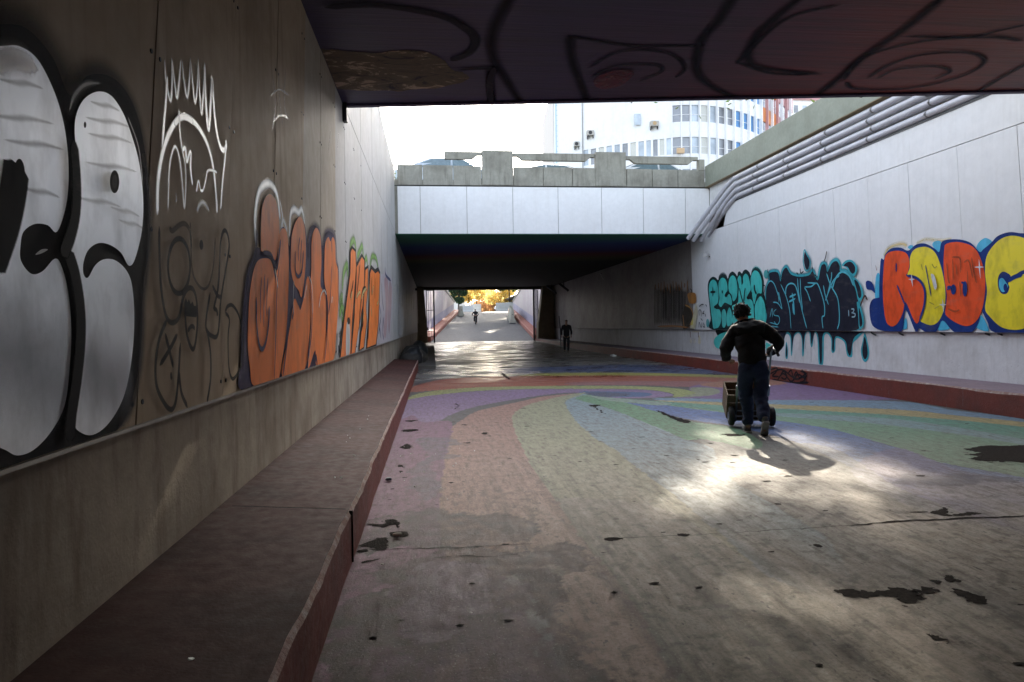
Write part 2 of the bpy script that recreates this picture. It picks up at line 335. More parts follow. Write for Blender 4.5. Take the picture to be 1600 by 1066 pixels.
# broken patches, cracks and the slab joint: thin sheets where the paint is gone
M_hole = rough_mat('bare_dark_concrete', (.018, .014, .012), .95, (.06, .05, .042), .8, 40, .9, 90, spec=.1)
mb = MB()
def flake(px, amp=.035, seed=0, dz=.0025, sm=True):
    g = ground(px); g = smooth(g, True, 26) if sm else [Vector(q) for q in g]
    out = []
    for i, q in enumerate(g):
        n = (fbm(np.array([q.x]), np.array([q.y]), 38, seed+3, 4)[0]-.5)*4.2*amp; n2 = (fbm(np.array([q.x]), np.array([q.y]), 38, seed+9, 4)[0]-.5)*4.2*amp
        out.append(Vector((q.x+n, q.y+n2, ZF+dz)))
    tri = tessellate_polygon([[Vector((p.x, p.y, 0)) for p in out]])
    mb.add(out, [tuple(t) for t in tri], 0)
    r7 = random.Random(seed+100); size = (max(p.x for p in out)-min(p.x for p in out))*.5
    for k in range(9):                                        # crumbs of missing paint round the edge
        p = r7.choice(out); c_ = (p.x+r7.gauss(0, .16)*size, p.y+r7.gauss(0, .16)*size); rr_ = size*r7.uniform(.02, .07)+.003
        mb.add([(c_[0]+math.cos(6.283*j/6)*rr_*r7.uniform(.5, 1.5), c_[1]+math.sin(6.283*j/6)*rr_*r7.uniform(.3, 1), ZF+dz+.0006) for j in range(6)], [tuple(range(6))], 0)
E5 = lambda *p: Z(1000, 660, 2.625, p)
flake(E5((798, 690), (870, 690), (930, 692), (1000, 690), (1050, 680), (1110, 690), (1170, 725), (1110, 745), (1060, 735), (1030, 715), (930, 718), (850, 715)), .018, 1)
flake(E5((1130, 690), (1180, 680), (1225, 690), (1225, 712), (1180, 710)), .018, 2)
flake(E5((1275, 690), (1320, 690), (1410, 718), (1410, 745), (1350, 735)), .016, 3)
flake(E5((1238, 635), (1275, 632), (1305, 650), (1270, 658)), .015, 4); flake(E5((1190, 652), (1215, 650), (1240, 658), (1215, 662)), .01, 5)
flake(E5((1180, 875), (1230, 878), (1272, 895), (1265, 910), (1210, 900)), .02, 6)
flake(E5((152, 462), (175, 458), (205, 464), (175, 469)), .01, 7); flake(E5((705, 503), (735, 502), (746, 512), (720, 512)), .008, 8)
flake(E5((552, 334), (575, 334), (578, 338), (560, 339)), .005, 9)
flake(Cz((1230, 572), (1280, 560), (1370, 545), (1500, 548), (1700, 545), (1700, 650), (1500, 645), (1380, 645), (1260, 630), (1320, 612), (1240, 605), (1320, 590)), .018, 10)
flake(Cz((1025, 955), (1080, 950), (1100, 935), (1125, 945), (1120, 975), (1180, 975), (1260, 960), (1330, 972), (1240, 985), (1120, 988), (1030, 972)), .012, 11)
flake(B((690, 478), (780, 510), (870, 540), (940, 560), (880, 570), (780, 530)), .03, 12); flake(B((545, 430), (600, 445), (655, 468), (640, 475), (590, 452)), .03, 13)
flake(B((1180, 652), (1260, 650), (1330, 660), (1260, 667), (1190, 662)), .03, 14); flake(B((190, 440), (270, 437), (235, 452)), .04, 15)
flake(Dz((215, 175), (290, 172), (300, 155), (340, 150), (362, 170), (355, 190), (330, 178), (290, 188)), .012, 16)
flake(Dz((175, 270), (230, 250), (290, 232), (310, 262), (290, 288), (230, 282)), .012, 17); flake(Dz((190, 345), (240, 335), (280, 330), (230, 345), (200, 352)), .01, 18)
flake(Dz((170, 295), (215, 288), (215, 298), (180, 302)), .008, 24)
flake(Dz((1288, 240), (1320, 234), (1378, 238), (1340, 246), (1300, 248)), .008, 19)
flake(Dz((320, 212), (385, 207), (400, 220), (380, 232), (330, 232)), .006, 25)
flake(A((30, 532), (100, 522), (160, 528), (90, 542)), .02, 20); flake(A((35, 655), (75, 630), (110, 655), (70, 670)), .02, 21); flake(A((625, 550), (650, 545), (675, 552), (645, 560)), .02, 22)
flake(A((0, 790), (50, 785), (40, 805)), .02, 23); flake(A((20, 830), (40, 832), (30, 845)), .01, 26); flake(A((385, 914), (410, 914), (400, 922)), .008, 27)
flake(A((60, 460), (150, 455), (100, 468)), .02, 28); flake(A((490, 622), (545, 620), (520, 628)), .01, 29); flake(A((480, 487), (520, 490), (500, 495)), .01, 30)
for i in range(230):                                          # small scattered chips, denser towards the near end
    x = rnd.uniform(XKL+.1, XKR-.2); y = 1.8+rnd.random()**1.6*13; r = rnd.uniform(.006, .028)*(1+.5*(y > 6))
    a0 = rnd.uniform(0, 6.28); n = 7
    pts = [Vector((x+math.cos(a0+6.283*k/n)*r*rnd.uniform(.6, 1.6), y+math.sin(a0+6.283*k/n)*r*rnd.uniform(.3, .8), ZF+.0042)) for k in range(n)]
    mb.add(pts, [tuple(range(n))], 0)
def crack(px, w, seed, dz=.0036, jag=.012):
    g = [Vector((q[0], q[1], 0)) for q in ground(px)]; pts = []
    for i in range(len(g)-1):
        L_ = (g[i+1]-g[i]).length; n = max(2, int(L_/.06))
        for j in range(n): pts.append(g[i].lerp(g[i+1], j/n))
    pts.append(g[-1]); r2 = random.Random(seed); vs = []; fs = []
    for i, p in enumerate(pts):
        t = (pts[min(i+1, len(pts)-1)]-pts[max(i-1, 0)]).normalized(); nrm = Vector((-t.y, t.x, 0)); ww = w*r2.uniform(.25, 1.3)
        p = p+nrm*r2.uniform(-jag, jag); vs += [(p.x-nrm.x*ww, p.y-nrm.y*ww, ZF+dz), (p.x+nrm.x*ww, p.y+nrm.y*ww, ZF+dz)]
    fs = [(2*i, 2*i+1, 2*i+3, 2*i+2) for i in range(len(pts)-1)]; mb.add(vs, fs, 0)
crack([(575, 860), (640, 858), (730, 856), (830, 850)], .006, 1); crack([(950, 842), (1060, 838), (1250, 827), (1330, 822)], .004, 2)
crack([(1330, 822), (1400, 815), (1500, 811), (1620, 806)], .014, 3); crack(Dz((520, 325), (620, 318), (760, 320), (900, 312)), .005, 4)
crack(A((780, 110), (800, 135), (830, 158)), .05, 7, jag=.05); crack(A((430, 330), (455, 350), (420, 375)), .02, 8, jag=.03)
crack(B((230, 450), (270, 480), (305, 505)), .02, 9, jag=.03); crack(Cz((890, 965), (1000, 962)), .01, 11)
pt = mb.build('road_patches', M_hole, kind='structure', fix=False); tag(pt, 'dark chipped patches and cracks in the painted road')

# ------------------------------------------------------------------ raised walkways with red kerbs
def walkway(name, label, side):
    mb = MB(); Y = YN; wobb = random.Random(5 if side < 0 else 6)
    xk = XKL if side < 0 else XKR; xw = XL-.12 if side < 0 else XR+.25
    yend = 24.3 if side < 0 else 57.8
    zt = lambda y: -1.125 if side < 0 else -1.09
    ylist = []; y = YN
    while y < yend: ylist.append(y); y += .09 if (side < 0 and 1.5 < y < 9) else (.35 if y > 1 else 1.5)
    ylist.append(yend)
    vs = []
    for y in ylist:
        e = (fbm(np.array([y]), np.array([0.]), 2.2, 61)[0]-.5)*.032*(1 if side < 0 else .4); e2 = abs(wobb.gauss(0, .006))
        zz = zt(y)+(fbm(np.array([y]), np.array([5.]), 1.2, 62)[0]-.5)*.02
        zback = -1.075 if side < 0 else -1.13
        ex = xk+(e)*(1)
        vs += [(xk+e*.3, y, ZF-.05), (ex, y, zz-.022-e2), (ex+side*.018, y, zz), (ex+side*.09, y, zz+.002), (xw, y, zback)]
    n = 5; fs = []; ms = []
    mb.v = vs
    for i in range(len(ylist)-1):
        for j in range(n-1):
            mb.f.append((i*n+j, i*n+j+1, (i+1)*n+j+1, (i+1)*n+j)); mb.m.append(1 if j == 0 else (2 if j == 1 else 0)); mb.smooth.append(False)
    mb.f.append(tuple((len(ylist)-1)*n+j for j in range(n))); mb.m.append(1); mb.smooth.append(False)
    return tag(mb.build(name, [M_ledge if side < 0 else M_ledge_r, M_kerb, M_edge], kind='structure'), label)
M_edge = rough_mat('chipped_kerb_edge', (.30, .17, .14), .7, (.62, .55, .50), .9, 9, .8, 60)
walkway('walkway', 'raised maroon walkway with a red kerb under the graffiti wall', -1)
walkway('walkway', 'raised walkway with a red kerb on the far side of the road', 1)
mb = MB()                                                     # floor inside the tunnel behind the rubbish
mb.box((XL-.12, 24.3, ZF-.05), (XKL+.6, 57.8, -1.33)); tag(mb.build('pavement', M_ceil_dark, kind='structure'), 'low dark strip of paving inside the tunnel')
mb = MB(); J = MB()
for yj in (4.42,):
    J.add([(XL, yj, -1.071), (XKL-.03, yj-.03, -1.113), (XKL-.03, yj-.016, -1.113), (XL, yj+.012, -1.071)], [(0, 1, 2, 3)])
    J.box((XKL-.01, yj-.032, -1.44), (XKL+.012, yj-.018, -1.125))
J.build('walkway_joint', M_hole, kind='structure', label='dark joint across the maroon walkway')
mb = MB(); mb.box((-40, -72, -2.2), (60, 62, ZF-.06)); tag(mb.build('ground', M_street, kind='structure'), 'ground below the underpass')
# ------------------------------------------------------------------ left wall: cladding panels over a rendered plinth
lw = thing('underpass_wall', 'long clad wall on the near side with silver, orange and scribbled graffiti, above the maroon walkway', 'wall', (XL, 0, 0))
ZBL, ZBR = -.39, -.24
def pbolts(mb, ya, yb, x, zs, s):
    for z in zs:
        for y in (ya+.035, yb-.035):
            mb.tube([(x, y+s*LEANL*(z-0), z), (x+.006, y+s*LEANL*(z-0), z)], .009, 8, 0)
LEANL, LEANR = .19, .08
jl = [3.07-1.215*i for i in range(62, 0, -1)] + [3.07+1.215*i for i in range(0, 45)]
def panel(name, x0, x1, ya, yb, za, zb, lean, zr, mt, parent, g=.006, bev=0, label=None):
    mb = MB(); P = [(ya+g+lean*(za-zr), za), (yb-g+lean*(za-zr), za), (yb-g+lean*(zb-zr), zb), (ya+g+lean*(zb-zr), zb)]
    mb.prism(P, 0, x0, x1); return mb.build(name, mt, parent, label)
bolt = MB()
for i in range(len(jl)-1):
    ya, yb = jl[i], jl[i+1]
    if yb < -68 or ya > YE: continue
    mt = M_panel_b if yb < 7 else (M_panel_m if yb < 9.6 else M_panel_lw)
    lean = LEANL if ya < 6 else (.12 if ya < 8 else 0.04)
    lean2 = lean
    top = 3.24
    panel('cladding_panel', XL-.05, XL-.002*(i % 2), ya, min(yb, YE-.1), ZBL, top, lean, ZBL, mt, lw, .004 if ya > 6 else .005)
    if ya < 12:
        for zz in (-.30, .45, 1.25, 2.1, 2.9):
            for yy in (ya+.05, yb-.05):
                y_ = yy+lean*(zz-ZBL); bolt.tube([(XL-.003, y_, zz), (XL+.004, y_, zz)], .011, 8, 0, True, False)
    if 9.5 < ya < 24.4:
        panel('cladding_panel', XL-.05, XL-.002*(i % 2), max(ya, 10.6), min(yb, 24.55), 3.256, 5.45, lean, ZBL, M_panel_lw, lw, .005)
bolt.build('panel_bolts', M_dark, lw)
mb = MB(); mb.box((XL-.30, YN, -2.0), (XL-.085, YE, ZBL-.012))
mb.build('plinth', M_plinth_l, lw)
mb = MB(); mb.box((XL-.4, YN, ZBL-.01), (XL-.055, YE, 3.24)); mb.box((XL-.4, 10.6, 3.24), (XL-.055, 24.6, 5.40)); mb.build('wall_core', M_dark, lw)
mb = MB(); mb.box((XL-.052, YN, ZBL-.016), (XL+.004, 24.3, ZBL-.001)); mb.build('metal_trim', plain('pale_metal_trim', (.35, .33, .30), .4, .6), lw)
mb = MB()
for y0, y1, z1 in ((10.7, 15.9, 5.50), (16.0, 19.0, 5.62), (19.05, 22.0, 5.58), (22.05, 24.6, 5.52)): mb.box((XL-.34, y0, 5.452), (XL-.03, y1, z1))
mb.build('coping', M_conc, lw)

# ------------------------------------------------------------------ right wall
rw = thing('underpass_wall', 'long white clad wall on the far side with turquoise, black and red and yellow graffiti', 'wall', (XR, 0, 0))
jr = [10.88+1.383*i for i in range(-58, 35)]
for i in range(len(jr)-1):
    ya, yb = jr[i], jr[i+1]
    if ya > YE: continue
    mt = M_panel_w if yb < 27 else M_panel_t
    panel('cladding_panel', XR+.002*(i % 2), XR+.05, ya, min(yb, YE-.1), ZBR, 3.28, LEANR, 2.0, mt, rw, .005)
    if 8 < yb and ya < 22.8:
        mb = MB(); y1 = min(yb, 23.1); y2 = min(yb, 22.75)
        mb.prism([(ya+.005, 3.296), (y1-.005+(LEANR if y1 == yb else 0), 3.296), (y2-.005+(LEANR if y2 == yb else 0), 4.0), (ya+.005+LEANR, 4.0)], 0, XR+.002*(i % 2), XR+.05)
        mb.build('cladding_panel', mt, rw)
mb = MB(); mb.box((XR+.085, YN, -2.0), (XR+.3, YE, ZBR-.012)); mb.build('plinth', M_plinth_r, rw)
mb = MB(); mb.box((XR+.055, YN, ZBR-.01), (XR+.4, YE, 3.24)); mb.box((XR+.055, 8.6, 3.24), (XR+.4, 23.05, 3.97)); mb.build('wall_core', M_dark, rw)
mb = MB(); mb.box((XR+.13, 8.2, 3.9), (XR+.4, 24.6, 4.90)); mb.build('service_recess', M_plinth_r, rw)
mb = MB(); mb.box((XR-.04, 7.9, 4.90), (XR+.4, 24.62, 5.66)); mb.build('coping', M_conc_green, rw, bevel=.02)
mb = MB(); mb.box((XR-.055, 7.9, 4.885), (XR+.12, 24.6, 4.899)); mb.build('drip_edge', plain('rusty_trim', (.22, .16, .08), .7), rw)
mb = MB(); mb.box((XR-.01, 8.6, 3.975), (XR+.06, 22.75, 4.012)); mb.build('trim_rail', M_dark, rw)

# conduits with their clamps
for k in range(4):
    zz = 4.72-.205*k; r = .072
    p = thing('conduit_pipe', ['topmost', 'second from top', 'third from top', 'lowest'][k]+' of the four grey conduit pipes along the white wall', 'pipe', (XR, 9, zz), 0, 'grey conduits along the top of the wall')
    ye = at(*[(1141, 285), (1143, 295), (1144, 304), (1145, 313)][k], 0, XR-.02)
    e = at(*[(1074, 372), (1082, 375), (1094, 375), (1107, 368)][k], 1, 24.47)
    a = Vector((XR-.02, 8.0, zz)); b_ = Vector((XR-.02, ye.y-.35, zz)); c_ = Vector((XR-.02-.05, ye.y+.05, ye.z-.03)); e = Vector((e.x, 24.40, e.z-.03))
    bend = [b_.lerp(c_, t)+(c_.lerp(c_.lerp(e, .18), t)-b_.lerp(c_, t))*t for t in (0, .25, .5, .75, 1)]
    pts = [a] + bend + [c_.lerp(e, .18).lerp(e, t) for t in (.5, 1)]
    pts = [a]+[Vector(q) for q in bend]+[e]
    mb = MB(); mb.tube(pts, r, 14); mb.build('pipe_run', M_pipe, p)
    y = 9.3
    while y < ye.y-.2:
        mb = MB(); mb.tube([(XR-.02, y-.02, zz), (XR-.02, y+.02, zz)], r+.007, 14); mb.obox((XR-.02-r-.006, y, zz-.01), (.035, .03, .03)); mb.box((XR+.02, y-.02, zz-.012), (XR+.128, y+.02, zz+.012)); mb.build('clamp', M_clamp, p); y += 1.9 if k % 2 else 1.85
    for t in (.3, .62):
        q = c_.lerp(e, t); d = (e-c_).normalized()
        mb = MB(); mb.tube([q-d*.03, q+d*.03], r+.008, 14); mb.build('clamp', M_pipe, p)

# ------------------------------------------------------------------ near bridge overhead with the painted underside
m_c, N, L, P = nmat('painted_soffit')
g = N.new('ShaderNodeNewGeometry'); sx = N.new('ShaderNodeSeparateXYZ'); L.new(g.outputs['Position'], sx.inputs[0])
cr = N.new('ShaderNodeValToRGB'); L.new(ramp(N, L, math_(N, L, 'ADD', sx.outputs[0], math_(N, L, 'MULTIPLY', noise(N, L, .6, 3), 1.6)), -1.2, 10.5), cr.inputs[0])
el = cr.color_ramp.elements; el[0].position = 0; el[0].color = (.045, .04, .10, 1); el[1].position = 1; el[1].color = (.10, .30, .25, 1)
for p_, c_ in ((.3, (.05, .035, .11, 1)), (.45, (.10, .035, .085, 1)), (.58, (.22, .035, .035, 1)), (.8, (.30, .05, .04, 1)), (.92, (.18, .06, .07, 1))):
    e = el.new(p_); e.color = c_
cc = mixcol(N, L, ramp(N, L, noise(N, L, 3, 6, .65, stretch=(.25, 3, 1)), .4, .7, 0, .5), cr.outputs[0], (.03, .025, .03, 1))
L.new(cc, P.inputs['Base Color']); P.inputs['Roughness'].default_value = .55
b = N.new('ShaderNodeBump'); b.inputs['Strength'].default_value = .35; b.inputs['Distance'].default_value = .02
L.new(noise(N, L, 6, 5, .6, stretch=(.2, 4, 1)), b.inputs['Height']); L.new(b.outputs[0], P.inputs['Normal'])
br = thing('road_bridge', 'near bridge overhead with a dark purple and red painted underside', 'bridge', (4, 0, ZC))
mb = MB(); mb.prism([(XL-.4, YN), (XR+.4, YN), (XR+.4, edge1(XR+.4)), (XL-.4, edge1(XL-.4))], 2, ZC+.02, 5.1); mb.build('deck', M_conc, br)
mb = MB(); mb.prism([(XL-.04, YN), (XR+.09, YN), (XR+.09, edge1(XR+.09)+.02), (XL-.04, edge1(XL-.04)+.02)], 2, ZC-.005, ZC+.018); mb.build('painted_underside', m_c, br)
mb = MB(); mb.prism([(XL+.0, edge1(XL)-.05), (XR+.0, edge1(XR)-.05), (XR, edge1(XR)+.045), (XL, edge1(XL)+.045)], 2, ZC-.035, ZC-.006); mb.build('drip_edge', plain('purple_edge', (.06, .04, .10), .6), br)
mb = MB(); mb.prism([(XL-.4, edge1(XL)-.35), (XR+.4, edge1(XR)-.35), (XR+.4, edge1(XR)-.1), (XL-.4, edge1(XL)-.1)], 2, 5.1, 6.1); mb.build('parapet', M_conc, br)
for px in (993, 1171, 1345):  # white studs put in place of small holes along the bridge edge
    q = at(px, 150, 2, ZC-.03); mb = MB(); mb.tube([(q.x, edge1(q.x), ZC-.06), (q.x, edge1(q.x), ZC-.036)], .012, 8); mb.build('hole_stud', plain('white_stud', (.8, .8, .8), .3), br)
q = at(536, 178, 0, XL)
mb = MB(); mb.box((XL+.003, q.y-.08, q.z-.12), (XL+.06, q.y+.05, q.z+.16)); mb.box((XL+.003, q.y-.02, q.z+.16), (XL+.02, q.y, q.z+.24)); tag(mb.build('junction_box', M_dark), 'small dark box fixed high on the wall at the bridge edge', 'junction box')

# ------------------------------------------------------------------ second bridge: fascia, parapet, dark underside
b2 = thing('road_bridge', 'second bridge with white clad front and concrete parapet, dark tunnel beneath', 'bridge', (4, YF, ZC))
fx = [-1.14, -.36, 1.25, 2.86, 4.47, 6.04, 7.56, 9.12, 10.02]
M_fas = rough_mat('white_fascia', (.86, .86, .86), .5, (.68, .66, .63), .25, .8, .04, 50, (3.5, 3.5, .3), spec=.35)
for i in range(len(fx)-1):
    mb = MB(); mb.box((fx[i]+.008, YF-.04, ZC+.01), (fx[i+1]-.008, YF, 4.86)); mb.build('fascia_panel', M_fas, b2)
mb = MB(); mb.box((XL-.4, YF+.002, ZC+.02), (XR+.4, YE+.3, 5.1)); mb.build('deck', M_conc, b2)
m_s, N, L, P = nmat('rainbow_soffit')
g = N.new('ShaderNodeNewGeometry'); sx = N.new('ShaderNodeSeparateXYZ'); L.new(g.outputs['Position'], sx.inputs[0])
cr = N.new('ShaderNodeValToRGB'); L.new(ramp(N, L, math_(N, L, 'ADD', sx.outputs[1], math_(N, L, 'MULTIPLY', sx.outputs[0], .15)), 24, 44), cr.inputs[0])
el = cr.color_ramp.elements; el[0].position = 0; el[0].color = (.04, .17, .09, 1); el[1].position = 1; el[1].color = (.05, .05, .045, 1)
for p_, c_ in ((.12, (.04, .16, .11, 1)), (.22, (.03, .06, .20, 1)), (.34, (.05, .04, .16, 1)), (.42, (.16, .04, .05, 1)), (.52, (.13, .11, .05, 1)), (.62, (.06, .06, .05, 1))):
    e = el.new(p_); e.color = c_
L.new(cr.outputs[0], P.inputs['Base Color']); P.inputs['Roughness'].default_value = .8
mb = MB(); mb.box((XL-.04, YF-.03, ZC-.01), (XR+.09, YE+.3, ZC+.005)); mb.build('painted_underside', m_s, b2)
mb = MB(); mb.box((XL, YE-.5, ZC-.22), (XR, YE+.3, ZC-.012)); mb.build('end_beam', M_ceil_dark, b2)
mb = MB(); mb.box((XL-.35, YF-.012, 4.875), (XR+.3, YF+.1, 4.90)); mb.build('shadow_gap', M_dark, b2)
sl = [-1.14, -.26, .79, 1.78, 2.9, 3.95, 5.0, 5.84, 6.96, 7.9, 8.85, 9.86]
for i in range(len(sl)-1):
    mb = MB(); mb.box((sl[i]+.01, YF-.05, 4.905), (sl[i+1]-.01, YF+.12, 5.60-.008*i)); mb.build('parapet_slab', M_conc, b2, bevel=.008)
for x0, x1 in ((1.80, 2.88), (5.83, 6.93), (9.62, 9.84)):
    mb = MB(); mb.box((x0, YF-.075, 4.92 if x1 < 9 else 5.5), (x1, YF+.16, 6.12 if x1 < 9 else 5.9)); mb.build('parapet_pillar', M_conc, b2, bevel=.01)
def rail(x0, x1, z, n0=True, n1=True):
    h = .26; d = .12
    P = [(x0, z-(.12 if n0 else h))] + ([(x0+.16, z-.12), (x0+.34, z-h)] if n0 else []) + ([(x1-.34, z-h), (x1-.16, z-.12)] if n1 else []) + [(x1, z-(.12 if n1 else h)), (x1, z), (x0, z)]
    mb = MB(); mb.prism(P, 1, YF-.02, YF+.14); mb.build('parapet_rail', M_conc, b2, bevel=.008)
rail(.50, 1.79, 6.08, False, True); rail(2.89, 5.82, 6.06); rail(6.94, 9.61, 6.0)

# street level beyond and around the cutting
mb = MB(); mb.box((XL-.4, YF+.2, 5.102), (XR+.4, 58.2, 5.12)); mb.box((-260, -30, 4.9), (XL-.42, 300, 5.09)); mb.box((13.6, -30, 4.9), (300, 300, 5.09)); mb.box((XR+.42, -30, 4.9), (13.6, 58, 5.09))
tag(mb.build('street', M_street, kind='structure'), 'street level around the underpass')

# ------------------------------------------------------------------ far ramp climbing out of the tunnel
def rz(y): return -1.25 + (y-57.8)*.0716
RL = lambda y: -.25+(y-57.5)*(3.9+.25)/46.5           # kerb line, near side
RR = lambda y: 8.4+(y-57.5)*(11.2-8.4)/46.5
mb = MB(); yy = [57.8+i*4.8 for i in range(11)]
for i in range(10):
    a_, b_ = yy[i], yy[i+1]; mb.add([(RL(a_)-.1, a_, rz(a_)), (RR(a_)+.1, a_, rz(a_)), (RR(b_)+.1, b_, rz(b_)), (RL(b_)-.1, b_, rz(b_))], [(0, 1, 2, 3)])
mb.add([(-60, 105.8, rz(105.8)-.01), (90, 105.8, rz(105.8)-.01), (140, 400, 2.4), (-120, 400, 2.4)], [(0, 1, 2, 3)])
tag(mb.build('ramp_road', M_asph, kind='structure'), 'grey asphalt ramp climbing into daylight beyond the tunnel')
M_ramp_w = rough_mat('pale_ramp_wall', (.56, .50, .50), .7, (.42, .26, .36), .6, .35, .15, 20)
M_ramp_b = rough_mat('blue_lilac_ramp_wall', (.42, .40, .50), .75, (.20, .22, .38), .7, .5, .15, 20)
def rampwall(name, label, side):
    t = thing(name, label, 'wall', (0 if side < 0 else 10, 58, -1))
    K = RL if side < 0 else RR
    def strip(nm, prof, mt, y0=58.35, y1=105.0, n=12):
        mb = MB(); vs = []
        for i in range(n+1):
            y = y0+(y1-y0)*i/n; vs += [(K(y)+side*dx, y, (rz(y)+dz) if not isinstance(dz, str) else float(dz)) for dx, dz in prof]
        m = len(prof); fs = [(i*m+j, i*m+(j+1) % m, (i+1)*m+(j+1) % m, (i+1)*m+j) for i in range(n) for j in range(m)]
        mb.add(vs, fs); mb.add(vs[:m], [tuple(range(m))]); mb.add(vs[-m:], [tuple(range(m))]); mb.build(nm, mt, t)
    strip('kerb', [(0, -.1), (0, .34), (.06, .38), (.8, .40), (.8, -.1)], M_kerb_b)
    strip('lower_wall', [(.802, -.1), (.802, 1.35), (1.1, 1.35), (1.1, -.1)], M_ramp_b)
    mb = MB(); n = 12; vs = []
    for i in range(n+1):
        y = 58.35+(105-58.35)*i/n; zt_ = 5.0-1.45*max(0, (i/n-.3)/.7); x = K(y)+side*.74
        vs += [(x, y, rz(y)+1.352), (x, y, zt_), (x+side*.36, y, zt_), (x+side*.36, y, rz(y)+1.352)]
    m = 4; fs = [(i*m+j, i*m+(j+1) % m, (i+1)*m+(j+1) % m, (i+1)*m+j) for i in range(n) for j in range(m)]
    mb.add(vs, fs); mb.add(vs[:m], [(0, 1, 2, 3)]); mb.add(vs[-m:], [(0, 1, 2, 3)]); mb.build('upper_wall', M_ramp_w, t)
    mb = MB(); vs = []
    for i in range(n+1):
        y = 58.35+(105-58.35)*i/n; zt_ = 5.0-1.45*max(0, (i/n-.3)/.7)+.002; x = K(y)+side*.68
        vs += [(x, y, zt_), (x, y, zt_+.3), (x+side*.5, y, zt_+.3), (x+side*.5, y, zt_)]
    mb.add(vs, fs); mb.add(vs[:m], [(0, 1, 2, 3)]); mb.add(vs[-m:], [(0, 1, 2, 3)]); mb.build('coping', M_conc, t)
rampwall('ramp_wall', 'pale pink tinted wall on the left of the far ramp', -1)
rampwall('ramp_wall', 'pale grey wall on the right of the far ramp', 1)
mb = MB()
for x0, x1 in ((-60, XL-.01), (XR+.01, 90)): mb.box((x0, 57.9, -2), (x1, 58.3, 5.09))
tag(mb.build('tunnel_headwall', M_conc), 'concrete headwall either side of the far tunnel mouth', 'wall')
def pier(x0, x1, b0, b1, lab):
    t = thing('concrete_pier', lab, 'pier', ((x0+x1)/2, 57, -1.3))
    mb = MB(); Yp = 56.6
    def fr(a0, a1, za, c0, c1, zb, d=.0, nm='shaft'):
        m = MB(); m.add([(a0, Yp-d, za), (a1, Yp-d, za), (a1, 57.6, za), (a0, 57.6, za), (c0, Yp-d, zb), (c1, Yp-d, zb), (c1, 57.6, zb), (c0, 57.6, zb)],
              [(0, 3, 2, 1), (4, 5, 6, 7), (0, 1, 5, 4), (1, 2, 6, 5), (2, 3, 7, 6), (3, 0, 4, 7)]); m.build(nm, M_pier, t)
    fr(b0+.08, b1-.06, .30, x0, x1, ZC-.02); fr(b0, b1, -1.35, b0+.03, b1-.03, .298, .06, 'base')
M_pier = rough_mat('brown_concrete_pier', (.30, .24, .16), .85, (.06, .05, .04), .5, 1, .2, 20)
pier(-1.2, -.68, -1.22, -.42, 'brownish tapered concrete pier on the left of the far tunnel mouth')
pier(8.95, 9.85, 8.5, 9.88, 'dark tapered concrete pier on the right of the far tunnel mouth')
# shade wanted on the road (x, y, radius, height of the crown cluster)
SHADE_R = [(6.9, 3.0, 1.9, 12.5), (7.2, 6.0, 2.0, 12.8), (7.3, 9.5, 2.0, 13), (6.2, 12.5, 1.6, 14.6), (5.2, 10.9, 1.5, 14.2), (5.4, 1.0, 1.9, 12.3), (5.1, 3.6, 1.4, 12.5), (3.7, 3.6, 1.2, 12.2), (2.3, 7.9, .9, 12.6), (2.5, 4.6, .8, 12.2), (5.4, 6.8, .8, 12.6), (5.0, 5.0, .8, 12.4), (3.0, 10.0, 1.2, 13), (3.9, 1.6, 1.4, 12.0), (5.6, 6.0, 1.0, 12.6),
           (5.7, 4.2, 1.2, 12.6), (8.2, 12.0, 1.5, 14.4), (3.4, 12.9, 1.6, 15), (8.6, 4.5, 1.7, 12.5), (6.0, 8.0, 1.3, 12.8)]
SHADE_L = [(.8, 12.5, 1.7, 15), (1.8, 10.2, 1.5, 13.8), (0.6, 9.0, 1.7, 12.6), (-.2, 6.4, 1.6, 12.3), (1.1, 6.6, 1.3, 12.5), (-.6, 4.0, 1.5, 12.2), (.4, 2.2, 1.4, 12),
           (1.9, 8.3, 1.2, 12.8), (2.7, 11.1, 1.3, 14.2), (-.9, 12, 1.6, 14.6), (-1.0, 9.0, 1.5, 12.4), (-1.6, 6.5, 1.4, 12.2), (2.2, 1.0, 1.5, 12), (1.1, 4.4, 1.1, 12.3),
           (-2.4, 4, 1.5, 12.2), (-2.6, 6.5, 1.5, 12.4), (-2.6, 9, 1.6, 12.6), (-2.4, 11.5, 1.6, 13.8), (-3.6, 8, 1.5, 13), (-3.4, 11, 1.6, 14)]
# ------------------------------------------------------------------ trees
def leaf_mat(name, cols, trans=.35):
    m, N, L, P = nmat(name)
    oi = N.new('ShaderNodeAttribute'); oi.attribute_name = 'tint'
    cr = N.new('ShaderNodeValToRGB'); cr.color_ramp.elements[0].color = C4(cols[0]); cr.color_ramp.elements[1].color = C4(cols[-1])
    for i, c in enumerate(cols[1:-1]): e = cr.color_ramp.elements.new((i+1)/(len(cols)-1)); e.color = C4(c)
    L.new(oi.outputs['Fac'], cr.inputs[0]); L.new(cr.outputs[0], P.inputs['Base Color']); P.inputs['Roughness'].default_value = .6
    tr = N.new('ShaderNodeBsdfTranslucent'); L.new(cr.outputs[0], tr.inputs[0]); mx = N.new('ShaderNodeMixShader'); mx.inputs[0].default_value = trans
    out = N['Material Output']; L.new(P.outputs[0], mx.inputs[1]); L.new(tr.outputs[0], mx.inputs[2]); L.new(mx.outputs[0], out.inputs[0])
    return m
M_leaf_g = leaf_mat('green_leaves', [(.04, .09, .02), (.09, .15, .04), (.14, .17, .05)])
M_leaf_y = leaf_mat('yellow_leaves', [(.60, .42, .10), (.82, .62, .18), (.90, .76, .32), (.62, .60, .20)], .55)
